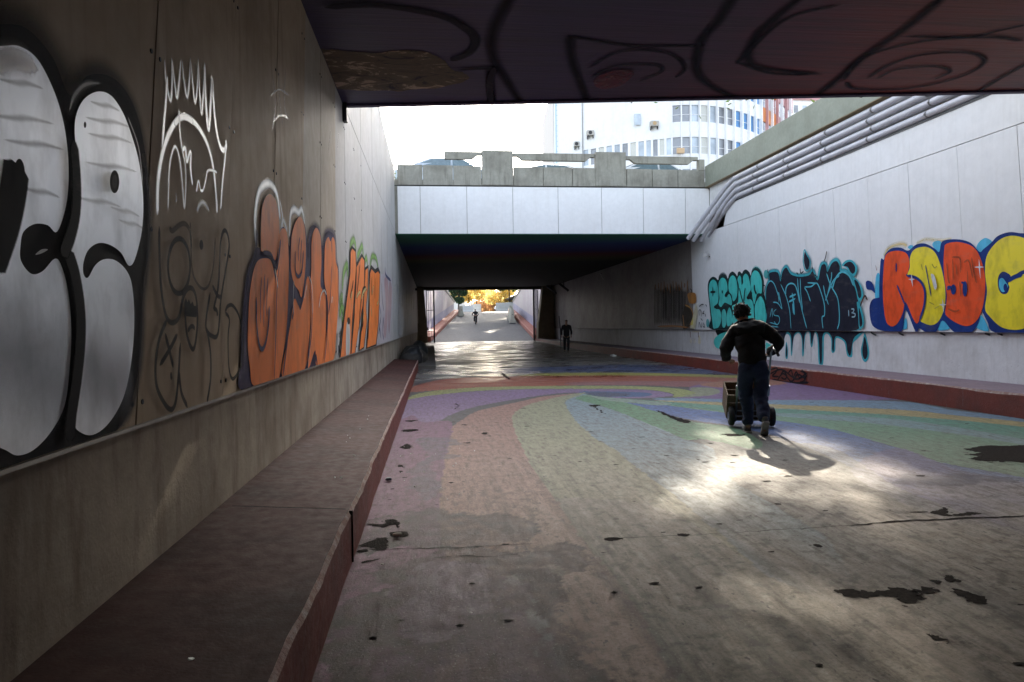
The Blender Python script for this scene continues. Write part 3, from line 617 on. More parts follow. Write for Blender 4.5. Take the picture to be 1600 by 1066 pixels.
M_leaf_o = leaf_mat('orange_leaves', [(.62, .32, .16), (.80, .52, .26), (.86, .68, .34)], .55)
M_leaf_d = leaf_mat('dark_leaves', [(.02, .05, .025), (.04, .09, .04), (.08, .13, .05)], .3)
def foliage(clusters, n, size, seed, squash=.8, soft=False):
    """clusters: (centre, radius, weight); leaves thrown through each, denser towards its skin"""
    r = np.random.RandomState(seed); w = np.array([c[2] for c in clusters], float); w /= w.sum()
    idx = r.choice(len(clusters), n, p=w); ctr = np.array([tuple(c[0]) for c in clusters])[idx]; rad = np.array([c[1] for c in clusters])[idx]
    d = r.normal(size=(n, 3)); d /= np.linalg.norm(d, axis=1)[:, None]; rr = rad*(r.rand(n)**.45 if not soft else np.abs(r.normal(size=n))*.62)
    p = ctr+d*rr[:, None]*np.array([1, 1, squash])
    a = r.normal(size=(n, 3)); a /= np.linalg.norm(a, axis=1)[:, None]; b_ = np.cross(a, r.normal(size=(n, 3))); b_ /= np.linalg.norm(b_, axis=1)[:, None]
    s = size*(.55+.9*r.rand(n))[:, None]
    v = np.stack([p-a*s, p-b_*s*.45, p+a*s, p+b_*s*.45], 1).reshape(-1, 3)
    return v, np.repeat(np.clip(r.normal(.5, .25, n), 0, 1), 4)
def leaf_object(name, v, tint, mt, parent):
    off = origin[parent.name]; v = v-np.array(off); n = len(v)//4
    me = bpy.data.meshes.new(name); me.vertices.add(len(v)); me.vertices.foreach_set('co', v.ravel())
    me.loops.add(len(v)); me.loops.foreach_set('vertex_index', np.arange(len(v))); me.polygons.add(n)
    me.polygons.foreach_set('loop_start', np.arange(0, len(v), 4)); me.polygons.foreach_set('loop_total', np.full(n, 4)); me.update(calc_edges=True)
    a = me.attributes.new('tint', 'FLOAT', 'POINT'); a.data.foreach_set('value', tint.astype(np.float32)); me.materials.append(mt)
    o = bpy.data.objects.new(name, me); scene.collection.objects.link(o); o.parent = parent; return o
def tree(name, label, base, clusters, n, size, mt, seed, r0=.22, group=None, soft=False):
    t = thing(name, label, 'tree', base, 0, group)
    mb = MB(); base = Vector(base); rr = random.Random(seed)
    top = Vector(sorted([tuple(c[0]) for c in clusters], key=lambda q: -q[2])[0]); fork = base.lerp(Vector((base.x+(top.x-base.x)*.2, base.y+(top.y-base.y)*.2, top.z)), .5)
    mb.tube([base, base.lerp(fork, .5)+Vector((rr.uniform(-.1, .1), 0, 0)), fork], [r0, r0*.8, r0*.65], 9)
    for c, r, w in clusters:
        c = Vector(c); m = fork.lerp(c, .5)+Vector((rr.uniform(-.3, .3), rr.uniform(-.3, .3), .3*r))
        mb.tube([fork, m, c], [r0*.4, r0*.25, r0*.07], 6)
        for k in range(3):
            d = Vector((rr.gauss(0, 1), rr.gauss(0, 1), rr.gauss(0, 1))).normalized()*r*.8
            mb.tube([m, m.lerp(c+d, .6), c+d], [r0*.15, r0*.09, r0*.03], 5)
    mb.build('trunk', M_bark, t)
    v, ti = foliage(clusters, n, size, seed, .8, soft); leaf_object('crown', v, ti, mt, t); return t
# two unseen trees, crowns set along the sun rays to shade the road
def over(gx_, gy_, h):            # point at height h above the road on the sun ray that ends at (gx_, gy_)
    while True:                    # kept above the sight line under the near bridge
        k = h/math.tan(SUN_EL); q = Vector((gx_+k*math.sin(SUN_AZ), gy_+k*math.cos(SUN_AZ), ZF+h)); d = q-Vector((0, 0, 1.9))
        if 533-FOC*d.dot(UPV)/d.dot(FWD) < 128: return tuple(q)
        h += .4
cl = []
for gx_, gy_, r, h in SHADE_R: cl.append((over(gx_, gy_, h), r, r**2))
tree('unseen_shade_tree', 'unseen leafy tree above the white wall, its crown shaped to shade the road', (16.2, 25.5, 5.1), cl, 64000, .14, M_leaf_g, 11, .3, None, True)
cl = []
for gx_, gy_, r, h in SHADE_L: cl.append((over(gx_, gy_, h), r, r**2))
tree('unseen_shade_tree', 'unseen leafy tree beyond the graffiti wall, its crown shaped to shade the road', (-4.2, 26.5, 5.1), cl, 60000, .14, M_leaf_g, 12, .28, None, True)
# unseen trees added along the far ramp; their crowns keep it in shade
r9 = random.Random(91)
for i in range(9):
    side = 1 if i % 2 else -1; y = 74+i*5.6; cx = (RL(y-14)+RR(y-14))/2+3.4
    bx = (RR(y)+3.3) if side > 0 else (RL(y)-3.0); cl = []
    for k in range(9):
        cl.append(((cx+side*r9.uniform(-.6, 5.6), y+r9.uniform(-3.4, 3.4), 10.2+max(0, (y-85)*.04)+r9.uniform(-.5, 1.8)), r9.uniform(1.7, 2.4), 1))
    tree('unseen_shade_tree', 'unseen leafy tree added to shade the far ramp, its crown above the view', (bx, y, 5.09), cl, 7000, .26, M_leaf_g, 120+i, .2, 'trees added to shade the far ramp')
# ------------------------------------------------------------------ spray paint: thin layers lying on the wall faces
def spray_material():
    m, N, L, P = nmat('spray_paint')
    a = N.new('ShaderNodeAttribute'); a.attribute_name = 'paint'
    e = N.new('ShaderNodeAttribute'); e.attribute_name = 'edge'              # 0 at the rim of a stroke, 1 in its middle
    so = N.new('ShaderNodeAttribute'); so.attribute_name = 'soft'
    n1 = noise(N, L, 5, 5, .6, stretch=(1, 1, .5)); n2 = noise(N, L, 300, 2, .7)
    c = mixcol(N, L, ramp(N, L, n1, .3, .7, .66, 1.2), (0, 0, 0, 1), a.outputs['Color'])
    c = mixcol(N, L, ramp(N, L, noise(N, L, 1.5, 5, .7, stretch=(1, 1, 3)), .55, .8, 0, .25), c, (.25, .23, .2, 1))
    L.new(c, P.inputs['Base Color']); bw = N.new('ShaderNodeRGBToBW'); L.new(a.outputs['Color'], bw.inputs[0]); L.new(ramp(N, L, bw.outputs[0], .1, .45, .75, .42), P.inputs['Roughness']); L.new(ramp(N, L, bw.outputs[0], .72, .82, 0, .55), P.inputs['Metallic']); L.new(ramp(N, L, bw.outputs[0], .1, .45, .15, .5), P.inputs['Specular IOR Level'])
    b = N.new('ShaderNodeBump'); b.inputs['Strength'].default_value = .07; b.inputs['Distance'].default_value = .006
    L.new(noise(N, L, 45, 6, .7), b.inputs['Height']); L.new(b.outputs[0], P.inputs['Normal'])
    al = N.new('ShaderNodeMapRange'); al.interpolation_type = 'SMOOTHSTEP'
    L.new(math_(N, L, 'ADD', e.outputs['Fac'], math_(N, L, 'MULTIPLY', math_(N, L, 'SUBTRACT', n2, .5), math_(N, L, 'MULTIPLY', so.outputs['Fac'], .5))), al.inputs[0])
    al.inputs[1].default_value = 0; L.new(so.outputs['Fac'], al.inputs[2]); al.inputs[3].default_value = 0; al.inputs[4].default_value = 1
    L.new(math_(N, L, 'MULTIPLY', al.outputs[0], a.outputs['Alpha']), P.inputs['Alpha'])
    return m
M_spray = spray_material()
class Paint:
    """one piece of graffiti: every fill and stroke is its own layer 0.8 mm above the one before"""
    def __init__(s, ax, plane, sign, step=.0008, base=.004, zr=None):
        s.ax, s.plane, s.sign, s.step, s.d, s.zr = ax, plane, sign, step, base, zr
        s.v = []; s.f = []; s.col = []; s.e = []; s.so = []
    def P(s, q):
        p = at(q[0], q[1], s.ax, s.plane)
        if s.zr: p.z = min(max(p.z, s.zr[0]), s.zr[1])
        return p
    def _off(s):
        s.d += s.step; o = Vector((0, 0, 0)); o[s.ax] = s.sign*s.d; return o
    def put(s, vs, fs, c, es, so, al=1):
        b = len(s.v); s.v += [tuple(q) for q in vs]; s.f += [tuple(i+b for i in f) for f in fs]
        s.col += [(c[0], c[1], c[2], al)]*len(vs); s.e += es; s.so += [so]*len(vs)
    def fill(s, px, c, al=1, sm=True, rim=0, k=5):
        pts = [s.P(q) for q in px]; pts = smooth(pts, True, k) if sm else pts
        o = s._off(); i, j = [q for q in range(3) if q != s.ax]
        if s.zr:
            for p in pts: p.z = min(max(p.z, s.zr[0]), s.zr[1])
        tri = tessellate_polygon([[Vector((p[i], p[j], 0)) for p in pts]])
        s.put([p+o for p in pts], [tuple(t) for t in tri], c, [1.0]*len(pts), .02, al)
        if rim: s.line(px, c, rim, closed=True, al=al, soft=.9)
        return s
    def line(s, px, c, w, closed=False, al=1, soft=.25, taper=0, sm=True, k=5):
        pts = [s.P(q) for q in px]; pts = smooth(pts, closed, k) if sm else pts
        if closed: pts.append(pts[0].copy())
        o = s._off(); n = len(pts); vs = []; es = []; fs = []; na = Vector((0, 0, 0)); na[s.ax] = 1
        for q in range(n):
            t = pts[min(q+1, n-1)]-pts[max(q-1, 0)]
            if closed and q in (0, n-1): t = pts[1]-pts[-2]
            if t.length < 1e-6: t = Vector((0, 0, 1))
            b_ = t.normalized().cross(na); f = q/(n-1); ww = w/2
            if taper: ww *= min(1, .25+min(f, 1-f)*taper)
            if not closed and q in (0, n-1): ww *= .55
            p = pts[q]; r5 = [p-b_*ww, p, p+b_*ww]
            if s.zr:
                for r_ in r5: r_.z = min(max(r_.z, s.zr[0]), s.zr[1])
            vs += [x+o for x in r5]; es += [0, 1, 0]
        if not closed:
            es[1] = .3; es[-2] = .3
        for q in range(n-1):
            b0 = 3*q; fs += [(b0, b0+1, b0+4, b0+3), (b0+1, b0+2, b0+5, b0+4)]
        s.put(vs, fs, c, es, soft, al); return s
    def oval(s, cx, cy, rx, ry, c, al=1, line=0, soft=.25, rot=0):
        p = [(cx+rx*math.cos(t)*math.cos(rot)-ry*math.sin(t)*math.sin(rot), cy+rx*math.cos(t)*math.sin(rot)+ry*math.sin(t)*math.cos(rot)) for t in [k*math.pi/5 for k in range(10)]]
        return s.line(p, c, line, True, al, soft) if line else s.fill(p, c, al)
    def build(s, name, parent, label):
        me = bpy.data.meshes.new(name); off = origin[parent.name]
        me.from_pydata([tuple(Vector(q)-off) for q in s.v], [], s.f); me.materials.append(M_spray)
        a = me.color_attributes.new('paint', 'FLOAT_COLOR', 'POINT'); a.data.foreach_set('color', np.array(s.col, dtype=np.float32).ravel())
        for nm, arr in (('edge', s.e), ('soft', s.so)):
            a = me.attributes.new(nm, 'FLOAT', 'POINT'); a.data.foreach_set('value', np.array(arr, dtype=np.float32))
        o = bpy.data.objects.new(name, me); scene.collection.objects.link(o); o.parent = parent; o['label'] = label; return o
K = (.012, .012, .014); KB = (.03, .03, .033); W = (.92, .92, .90); SIL = (.90, .92, .96); SIL2 = (.40, .43, .50)
LZ = (ZBL+.004, 3.2)
# --- silver bubble letters
p = Paint(0, XL, 1, zr=LZ)
p.fill([(-90, 90), (-40, 45), (0, 38), (40, 45), (80, 90), (108, 150), (135, 118), (175, 122), (205, 160), (222, 220), (231, 300), (232, 380), (222, 450), (219, 540), (206, 620), (180, 680), (120, 735), (40, 755), (-90, 780)], K, .96)
p.line([(-60, 60), (0, 42), (50, 60), (90, 120), (112, 190)], (.04, .04, .045), .30, soft=1, al=.75)
p.line([(100, 190), (130, 122), (172, 122), (208, 175), (226, 260)], (.05, .05, .055), .16, soft=1, al=.75)
p.line([(222, 240), (231, 320), (229, 400), (221, 470), (219, 540), (206, 625), (180, 678)], (.05, .05, .06), .10, soft=1, al=.8)
p.line([(104, 175), (112, 150), (130, 132), (155, 130)], (.45, .43, .40), .03, soft=1, al=.6, taper=3)
p.fill([(-90, 100), (-40, 76), (0, 72), (24, 72), (50, 88), (70, 120), (88, 165), (99, 215), (103, 270), (99, 320), (85, 362), (70, 352), (50, 350), (32, 362), (27, 385), (28, 408), (44, 428), (62, 424), (80, 405), (90, 412), (101, 450), (107, 510), (104, 580), (96, 635), (75, 675), (48, 703), (22, 712), (0, 702), (-40, 690), (-90, 700)], SIL)
p.fill([(112, 200), (117, 172), (130, 152), (150, 143), (170, 150), (188, 176), (202, 212), (214, 256), (220, 310), (218, 360), (207, 405), (197, 415), (185, 395), (168, 383), (150, 380), (134, 390), (126, 410), (126, 428), (133, 434), (145, 414), (160, 405), (178, 408), (195, 425), (203, 450), (206, 500), (202, 560), (190, 618), (167, 660), (140, 680), (116, 672), (106, 650), (106, 625), (114, 580), (119, 520), (118, 460), (110, 418), (99, 388), (98, 372), (108, 345), (114, 300), (115, 250)], SIL)
for cy, cx, wx in ((130, 30, 30), (185, 30, 45), (225, 50, 40), (300, 60, 25), (165, 160, 20), (190, 165, 30), (215, 168, 30), (260, 170, 35), (315, 150, 30), (330, 190, 20), (350, 200, 18)):
    p.line([(cx-wx*1.3, cy-7), (cx-wx*.4, cy-1), (cx+wx*.3, cy+1), (cx+wx*1.1, cy+9)], (.34, .33, .34), .035, soft=1, al=.38, taper=1.5)
p.line([(-60, 520), (20, 560), (100, 600)], (.30, .34, .42), .5, soft=1, al=.4); p.line([(120, 560), (160, 590), (200, 590)], (.32, .33, .40), .4, soft=1, al=.4)
p.line([(-40, 110), (10, 92), (50, 110)], (.78, .72, .66), .12, soft=1, al=.7, taper=3); p.line([(190, 180), (208, 230), (215, 290)], (.72, .70, .68), .02, soft=1, al=.7)
p.line([(14, 256), (8, 300), (-4, 350), (-30, 420)], K, .14, soft=.15)
p.oval(17, 272, 9, 24, K)
p.line([(95, 395), (106, 430), (114, 480), (115, 530), (109, 590), (100, 650), (98, 690)], K, .075, soft=.25)
p.line([(85, 400), (98, 370), (107, 330), (108, 280), (103, 220)], K, .07, soft=.3)
p.oval(168, 284, 7.5, 18, (.05, .05, .055)); p.oval(168, 284, 4, 11, (.14, .14, .15), .8); p.oval(120, 195, 2, 5, K)
p.fill([(40, 398), (50, 390), (60, 390), (50, 396)], (.6, .6, .6), .9)
p.build('silver_graffiti', lw, 'large silver bubble letters outlined in black')
# --- scribbled face with a white crown
z3 = lambda *q: Z(220, 60, 3.95, q); z4 = lambda *q: Z(210, 300, 2.805, q)
p = Paint(0, XL, 1, zr=LZ); w_ = .048
for st in (((140, 120), (150, 260), (177, 385), (188, 240), (183, 110)), ((186, 120), (200, 260), (216, 366), (232, 240), (242, 120)), ((246, 130), (258, 250), (277, 360), (292, 260), (298, 110)),
           ((300, 130), (312, 280), (326, 392), (342, 280), (346, 110)), ((347, 140), (355, 350), (366, 465), (378, 320), (384, 150))):
    p.line(z3(*st), W, w_*.8, al=.85, soft=.8, taper=3)
p.line(z3((384, 150), (388, 330), (398, 480), (409, 563), (421, 420), (430, 245), (440, 400), (456, 560), (478, 660), (500, 690), (516, 668), (518, 630)), W, w_, al=.9, soft=.6)
p.line(z3((518, 640), (510, 740), (495, 880), (482, 1066)), W, .033, al=.95, soft=.65); p.line(z3((150, 230), (140, 400), (126, 560), (118, 700)), W, .033, al=.95, soft=.65)
p.line(z3((86, 1090), (90, 900), (112, 740), (150, 610), (205, 510), (250, 483), (300, 505), (350, 560), (400, 660), (435, 800), (455, 1000), (458, 1080)), W, .046, al=.95, soft=.65)
p.line(z3((190, 530), (225, 492), (262, 487), (310, 515)), W, .045, al=.8, soft=.6)
p.line(z3((150, 1066), (156, 850), (168, 740), (195, 668), (222, 740), (240, 900), (252, 1050), (262, 900), (258, 780), (240, 690), (226, 580), (218, 430)), W, .026, al=.7, soft=.8)
p.line(z3((240, 690), (258, 680), (266, 760), (280, 720), (292, 705), (290, 800), (303, 910)), W, .033, al=.95, soft=.65)
p.line(z3((325, 950), (338, 880), (352, 935), (368, 935), (383, 880), (395, 820), (425, 815), (455, 828)), W, .022, al=.85, soft=.6)
p.line(z3((195, 950), (200, 985), (194, 1015)), W, .02, al=.35, soft=1); p.line(z3((325, 1070), (345, 1025), (372, 1015), (405, 1066)), W, .05, al=.4, soft=1)
G = (.012, .010, .010); gl = .034
def s4(*q, w=gl, al=.95): p.line(z4(*q), G, w, al=al, soft=.45)
p.oval(210+180/2.805, 300+325/2.805, 17.5, 43, G, line=gl, soft=.5)
s4((228, 130), (232, 220), (235, 320), (250, 385), (285, 425), (312, 405), (332, 320), (340, 200), w=.022, al=.75); s4((135, 160), (150, 170), (180, 145), (205, 140), (226, 170), (234, 250), al=.7)
p.oval(210+277/2.805, 300+232/2.805, 3, 8, K)
s4((88, 150), (90, 300), (98, 430), (112, 520), (130, 565), (155, 572), (178, 545), (193, 470), (215, 425), (240, 428), (255, 480), (258, 580), (248, 670), (235, 688), (215, 640), (205, 560), (205, 470))
p.fill(z4((205, 460), (213, 485), (220, 470), (228, 492), (236, 480), (243, 500), (252, 500), (257, 530), (252, 550), (206, 545)), K, sm=False)
s4((214, 612), (226, 592), (238, 590), (246, 602), w=.03); s4((120, 560), (88, 640), (70, 740), (74, 850), (108, 925), (140, 955), (160, 915), (172, 800), (180, 660)); s4((172, 780), (184, 880), (212, 945))
s4((110, 620), (128, 690), (147, 770)); s4((165, 622), (130, 690), (85, 762)); s4((134, 790), (137, 825), w=.03); s4((310, 440), (294, 540), (292, 600), (318, 632), (345, 620), (358, 470), (380, 340), (395, 240), (386, 180), (370, 172), (357, 220), (352, 320), (346, 420), (325, 515))
s4((352, 300), (348, 380), (342, 440), w=.035); s4((318, 410), (342, 455), (362, 462)); s4((322, 510), (338, 520), (340, 545)); s4((292, 600), (308, 700), (310, 800), (304, 860), (293, 922))
s4((374, 528), (385, 502), (410, 500), (440, 555), (455, 660), (446, 760), (410, 820), (391, 770), (387, 640), (393, 560), (374, 528), w=.03)
for q in (((418, 110), (424, 160), (418, 210)), ((428, 100), (430, 150), (436, 200)), ((440, 105), (438, 160), (444, 190)), ((415, 150), (430, 140), (446, 150)), ((420, 190), (432, 180), (445, 185)), ((512, 200), (508, 240)), ((525, 205), (522, 235))): p.line(list(q), W, .03, al=.35, soft=1)
p.build('scribbled_face_graffiti', lw, 'thin white and black scribbled face with a jagged crown')
# --- orange letters with smiles
OR = (.82, .19, .012); NV = (.055, .045, .11); z5 = lambda *q: Z(360, 270, 2.883, q)
p = Paint(0, XL, 1, zr=LZ)
p.line(z5((112, 330), (108, 200), (125, 90), (155, 52), (185, 58), (210, 110), (222, 220)), W, .11, al=.9, soft=1); p.line(z5((262, 300), (268, 190), (285, 165), (305, 180), (320, 168), (334, 240)), W, .12, al=.8, soft=1)
p.line(z5((222, 260), (235, 215), (255, 270)), W, .10, al=.5, soft=1)
p.fill(z5((45, 1000), (42, 850), (52, 640), (75, 450), (95, 385), (112, 340), (130, 340), (200, 370), (222, 260), (240, 250), (262, 330), (266, 280), (300, 200), (330, 230), (345, 320), (356, 250), (378, 238), (402, 270), (412, 330), (425, 275), (445, 265), (466, 290), (474, 400), (482, 440), (482, 600), (470, 760), (458, 850), (340, 905), (200, 960)), NV)
p.line(z5((50, 900), (50, 700), (70, 480), (105, 370), (118, 250)), NV, .14, al=.8, soft=1); p.line(z5((345, 400), (350, 280), (378, 238), (402, 262)), NV, .14, al=.7, soft=1); p.line(z5((410, 400), (418, 290), (440, 262), (468, 285), (476, 400), (484, 450), (482, 600)), NV, .16, al=.7, soft=1)
for q in (((130, 330), (133, 180), (150, 115), (175, 97), (200, 130), (213, 200), (214, 300), (200, 385), (188, 390), (165, 360), (135, 355)),
          ((100, 1010), (80, 880), (70, 760), (75, 600), (90, 470), (112, 402), (145, 385), (175, 395), (190, 450), (196, 520), (192, 700), (186, 1000)),
          ((194, 520), (205, 400), (214, 280), (232, 250), (250, 280), (257, 400), (254, 560), (245, 720), (230, 820), (214, 1000), (184, 1000), (190, 700)),
          ((265, 400), (270, 280), (290, 215), (310, 200), (328, 240), (334, 350), (328, 470), (315, 560), (300, 530), (280, 500), (268, 450)),
          ((262, 690), (280, 570), (300, 600), (312, 610), (340, 470), (354, 520), (355, 650), (345, 780), (328, 960), (228, 980), (245, 780)),
          ((358, 430), (360, 300), (380, 248), (400, 290), (404, 400), (400, 500), (410, 530), (424, 560), (425, 680), (415, 920), (382, 940), (375, 800), (345, 950), (356, 700), (352, 560)),
          ((416, 480), (420, 330), (435, 290), (445, 310), (456, 290), (466, 320), (470, 400), (480, 450), (480, 600), (470, 740), (460, 900), (415, 920), (430, 700), (430, 560))):
    p.fill(z5(*q), OR)
nav = lambda w, *q, al=.95, so=.5: p.line(z5(*q), NV, w, al=al, soft=so)
nav(.05, (106, 560), (108, 680), (118, 770), (134, 795), (150, 760), (162, 680), (165, 600)); nav(.03, (130, 470), (124, 570), (125, 680)); nav(.03, (144, 455), (140, 570), (139, 695)); nav(.03, (158, 470), (153, 560), (152, 650))
nav(.05, (282, 350), (283, 440), (297, 468), (313, 440), (320, 350)); nav(.03, (303, 290), (297, 340), (296, 400)); nav(.03, (312, 300), (308, 350), (306, 410))
nav(.05, (132, 360), (170, 370), (195, 430), (205, 380), (214, 300)); nav(.03, (186, 1000), (192, 700), (197, 520), (207, 420)); nav(.05, (258, 400), (256, 560), (246, 730), (224, 960)); nav(.04, (266, 480), (285, 545), (300, 600), (315, 570), (330, 480))
nav(.06, (262, 560), (270, 620), (265, 660)); nav(.05, (345, 480), (356, 600), (352, 740), (330, 900)); nav(.05, (405, 420), (404, 500), (425, 560), (427, 700), (412, 860)); nav(.08, (368, 900), (374, 830), (380, 900)); nav(.05, (445, 420), (440, 560), (430, 640)); nav(.04, (444, 300), (446, 360))
wh = lambda w, *q, al=.8: p.line(z5(*q), W, w, al=al, soft=.6)
wh(.025, (197, 520), (190, 470), (182, 430)); wh(.03, (205, 120), (218, 200), (218, 250)); wh(.03, (340, 465), (352, 500), (357, 560), (357, 640)); wh(.035, (385, 610), (395, 550), (410, 530), (420, 550)); wh(.02, (270, 480), (266, 560), (268, 640)); wh(.02, (330, 500), (316, 570)); wh(.03, (344, 700), (340, 820), (332, 880), al=.5); wh(.03, (440, 590), (446, 560), (448, 590))
p.build('orange_graffiti', lw, 'orange bubble letters with smiling faces and navy outlines')
# --- orange and green spiky letters
z6 = lambda *q: Z(500, 360, 4.444, q); GR = (.20, .42, .06)
p = Paint(0, XL, 1, zr=LZ)
for q in (((205, 130), (215, 90), (235, 70), (250, 130)), ((255, 190), (275, 140), (292, 110), (300, 190)), ((305, 230), (320, 190), (330, 240)), ((345, 260), (355, 190), (370, 180), (390, 200), (405, 280)), ((150, 420), (160, 300), (185, 240), (190, 330)), ((130, 600), (145, 540), (160, 560), (150, 640)), ((130, 500), (150, 460), (140, 560))):
    p.line(z6(*q), GR, .25, al=.85, soft=1)
p.fill(z6((205, 850), (215, 800), (235, 830), (225, 870)), GR); p.fill(z6((178, 650), (195, 640), (196, 720), (182, 720)), GR)
for q in (((128, 910), (155, 620), (198, 300), (202, 130), (215, 105), (245, 135), (250, 240), (240, 400), (222, 620), (212, 880)), ((240, 240), (262, 200), (285, 160), (308, 200), (306, 380), (296, 520), (262, 700), (240, 860), (205, 870), (228, 600)),
          ((305, 260), (332, 240), (330, 400), (318, 520), (322, 640), (302, 820), (262, 850), (288, 600)), ((338, 280), (350, 240), (378, 270), (400, 255), (414, 290), (410, 500), (404, 640), (388, 800), (316, 830), (332, 600))):
    p.fill(z6(*q), K, sm=False)
for q in (((136, 900), (162, 620), (204, 300), (207, 150), (217, 128), (240, 150), (244, 240), (234, 400), (216, 620), (204, 870)), ((246, 260), (266, 220), (285, 185), (301, 210), (300, 380), (290, 520), (258, 700), (235, 850), (210, 860), (233, 600)),
          ((310, 275), (327, 262), (325, 400), (313, 520), (317, 640), (297, 810), (268, 830), (293, 600)), ((342, 300), (352, 270), (378, 300), (398, 285), (410, 305), (405, 500), (399, 640), (383, 790), (321, 815), (337, 600))):
    p.fill(z6(*q), OR, sm=False)
p.fill(z6((176, 650), (197, 660), (197, 850), (172, 880)), (.55, .56, .55)); 
kk = lambda w, *q: p.line(z6(*q), K, w, soft=.4)
kk(.12, (180, 630), (200, 628)); kk(.08, (200, 470), (215, 400), (222, 350)); kk(.08, (245, 260), (240, 400), (232, 500)); kk(.08, (262, 700), (270, 560), (285, 430), (300, 400), (315, 410)); kk(.08, (268, 240), (258, 340), (250, 430)); kk(.08, (352, 320), (350, 450)); kk(.08, (375, 330), (372, 480)); kk(.1, (330, 640), (325, 760)); kk(.08, (290, 560), (290, 640), (275, 700))
for q in (((200, 480), (212, 420)), ((240, 470), (262, 430), (270, 440)), ((276, 480), (290, 430), (312, 400)), ((286, 640), (293, 560)), ((332, 360), (328, 520)), ((350, 450), (362, 380)), ((385, 520), (398, 480), (402, 380)), ((340, 520), (350, 600))):
    p.line(z6(*q), (.62, .55, .22), .10, al=.8, soft=.8)
p.line(z6((122, 680), (118, 780), (105, 880)), K, .10, al=.8, soft=.6, k=3); p.line(z6((105, 800), (125, 860)), K, .10, al=.8, soft=.6); p.line(z6((130, 700), (112, 740)), K, .1, al=.8, soft=.6)
p.build('orange_spiky_graffiti', lw, 'tall orange spiky letters with black edges and green flames')
p = Paint(0, XL, 1, zr=LZ)
p.fill(z6((415, 340), (440, 300), (455, 270), (470, 320), (498, 340), (505, 480), (495, 640), (480, 780), (400, 810), (405, 640)), (.58, .55, .60), .8)
p.fill(z6((445, 340), (470, 360), (470, 560), (455, 740), (440, 700), (455, 520)), (.62, .40, .42), .7); p.fill(z6((480, 360), (497, 400), (492, 560), (478, 720), (470, 560)), (.62, .42, .46), .6)
for q in (((450, 250), (455, 310), (490, 350)), ((412, 520), (420, 600), (408, 680)), ((425, 360), (430, 480), (440, 560)), ((405, 720), (412, 680), (420, 750)), ((440, 600), (432, 700), (440, 760))): p.line(z6(*q), (.08, .09, .18), .12, al=.8, soft=.6)
for k in range(16):
    x = rnd.uniform(515, 655); y0 = 330+(x-515)*.35+rnd.uniform(0, 120); p.line(z6((x, y0), (x+rnd.uniform(-6, 6), y0+rnd.uniform(60, 150))), rnd.choice([W, (.5, .46, .36), (.3, .2, .2), (.45, .40, .5)]), rnd.uniform(.3, .7), al=.7, soft=.8)
p.fill(z6((548, 560), (575, 540), (572, 700), (545, 720)), (.50, .52, .54), .8); p.fill(z6((615, 600), (632, 590), (628, 660), (612, 680)), (.5, .5, .5), .7)
p.build('faded_graffiti', lw, 'faded pink, grey and white letters running into the tunnel')

# ================= right wall: turquoise letters
z7 = lambda *q: Z(1090, 400, 8.2, q); TQ = (.07, .62, .57); RZ = (ZBR+.004, 3.2)
p = Paint(0, XR, -1, step=.0012, base=.006, zr=RZ)
p.fill(z7((195, 965), (170, 800), (150, 600), (132, 420), (145, 320), (190, 270), (235, 280), (265, 310), (280, 250), (330, 230), (375, 260), (390, 290), (410, 230), (450, 200), (490, 230), (510, 260), (520, 210), (545, 200), (570, 225), (590, 190), (625, 175), (665, 210), (685, 250), (700, 180), (745, 142), (790, 160), (830, 230), (852, 340), (850, 470), (885, 600), (892, 760), (885, 965)), (.015, .035, .035))
p.line(z7((275, 280), (300, 235), (340, 225), (380, 265)), (.15, .19, .2), .12, al=.7, soft=1); p.line(z7((700, 180), (745, 140), (800, 170), (845, 260)), TQ, .12, al=.4, soft=1)
for q in (((205, 925), (185, 780), (165, 620), (148, 450), (158, 350), (200, 305), (240, 330), (262, 400), (272, 500), (262, 600), (225, 640), (240, 680), (285, 690), (305, 760), (300, 850), (270, 915), (235, 928)),
          ((275, 620), (285, 540), (275, 440), (275, 340), (310, 285), (350, 290), (378, 340), (388, 440), (360, 480), (365, 530), (410, 490), (440, 560), (440, 630), (405, 620), (350, 600), (305, 655)),
          ((400, 400), (410, 300), (450, 250), (490, 280), (510, 360), (515, 450), (500, 540), (460, 580), (440, 500), (410, 460)), ((315, 720), (345, 680), (372, 740), (372, 860), (348, 920), (322, 900), (315, 820)), ((380, 760), (410, 660), (440, 720), (448, 820), (440, 880), (385, 895)),
          ((455, 860), (460, 720), (450, 640), (520, 600), (530, 480), (535, 380), (518, 300), (545, 250), (565, 290), (570, 370), (590, 340), (590, 270), (622, 228), (655, 260), (675, 340), (688, 430), (650, 500), (640, 545), (690, 560), (720, 620), (730, 780), (735, 880), (600, 930)),
          ((700, 470), (690, 380), (688, 280), (720, 200), (760, 190), (800, 230), (828, 320), (828, 470), (790, 478), (765, 500), (735, 620), (715, 560)), ((745, 790), (740, 650), (780, 550), (820, 520), (860, 590), (878, 700), (880, 850), (860, 940), (750, 940))):
    p.fill(z7(*q), TQ)
k7 = lambda w, *q: p.line(z7(*q), (.015, .03, .03), w, soft=.3)
k7(.09, (202, 395), (202, 520)); k7(.09, (170, 462), (236, 462)); k7(.10, (322, 440), (326, 480)); k7(.10, (735, 370), (742, 440), (765, 490)); k7(.08, (600, 600), (610, 480), (620, 410)); k7(.08, (545, 410), (570, 520), (595, 605)); p.oval(1090+235/8.2, 400+655/8.2, 2, 2.2, K); p.oval(1090+375/8.2, 400+505/8.2, 2.2, 2.6, K); p.oval(1090+660/8.2, 400+535/8.2, 2.4, 2.8, K); k7(.07, (660, 535), (690, 500), (710, 470)); k7(.06, (575, 290), (578, 340))
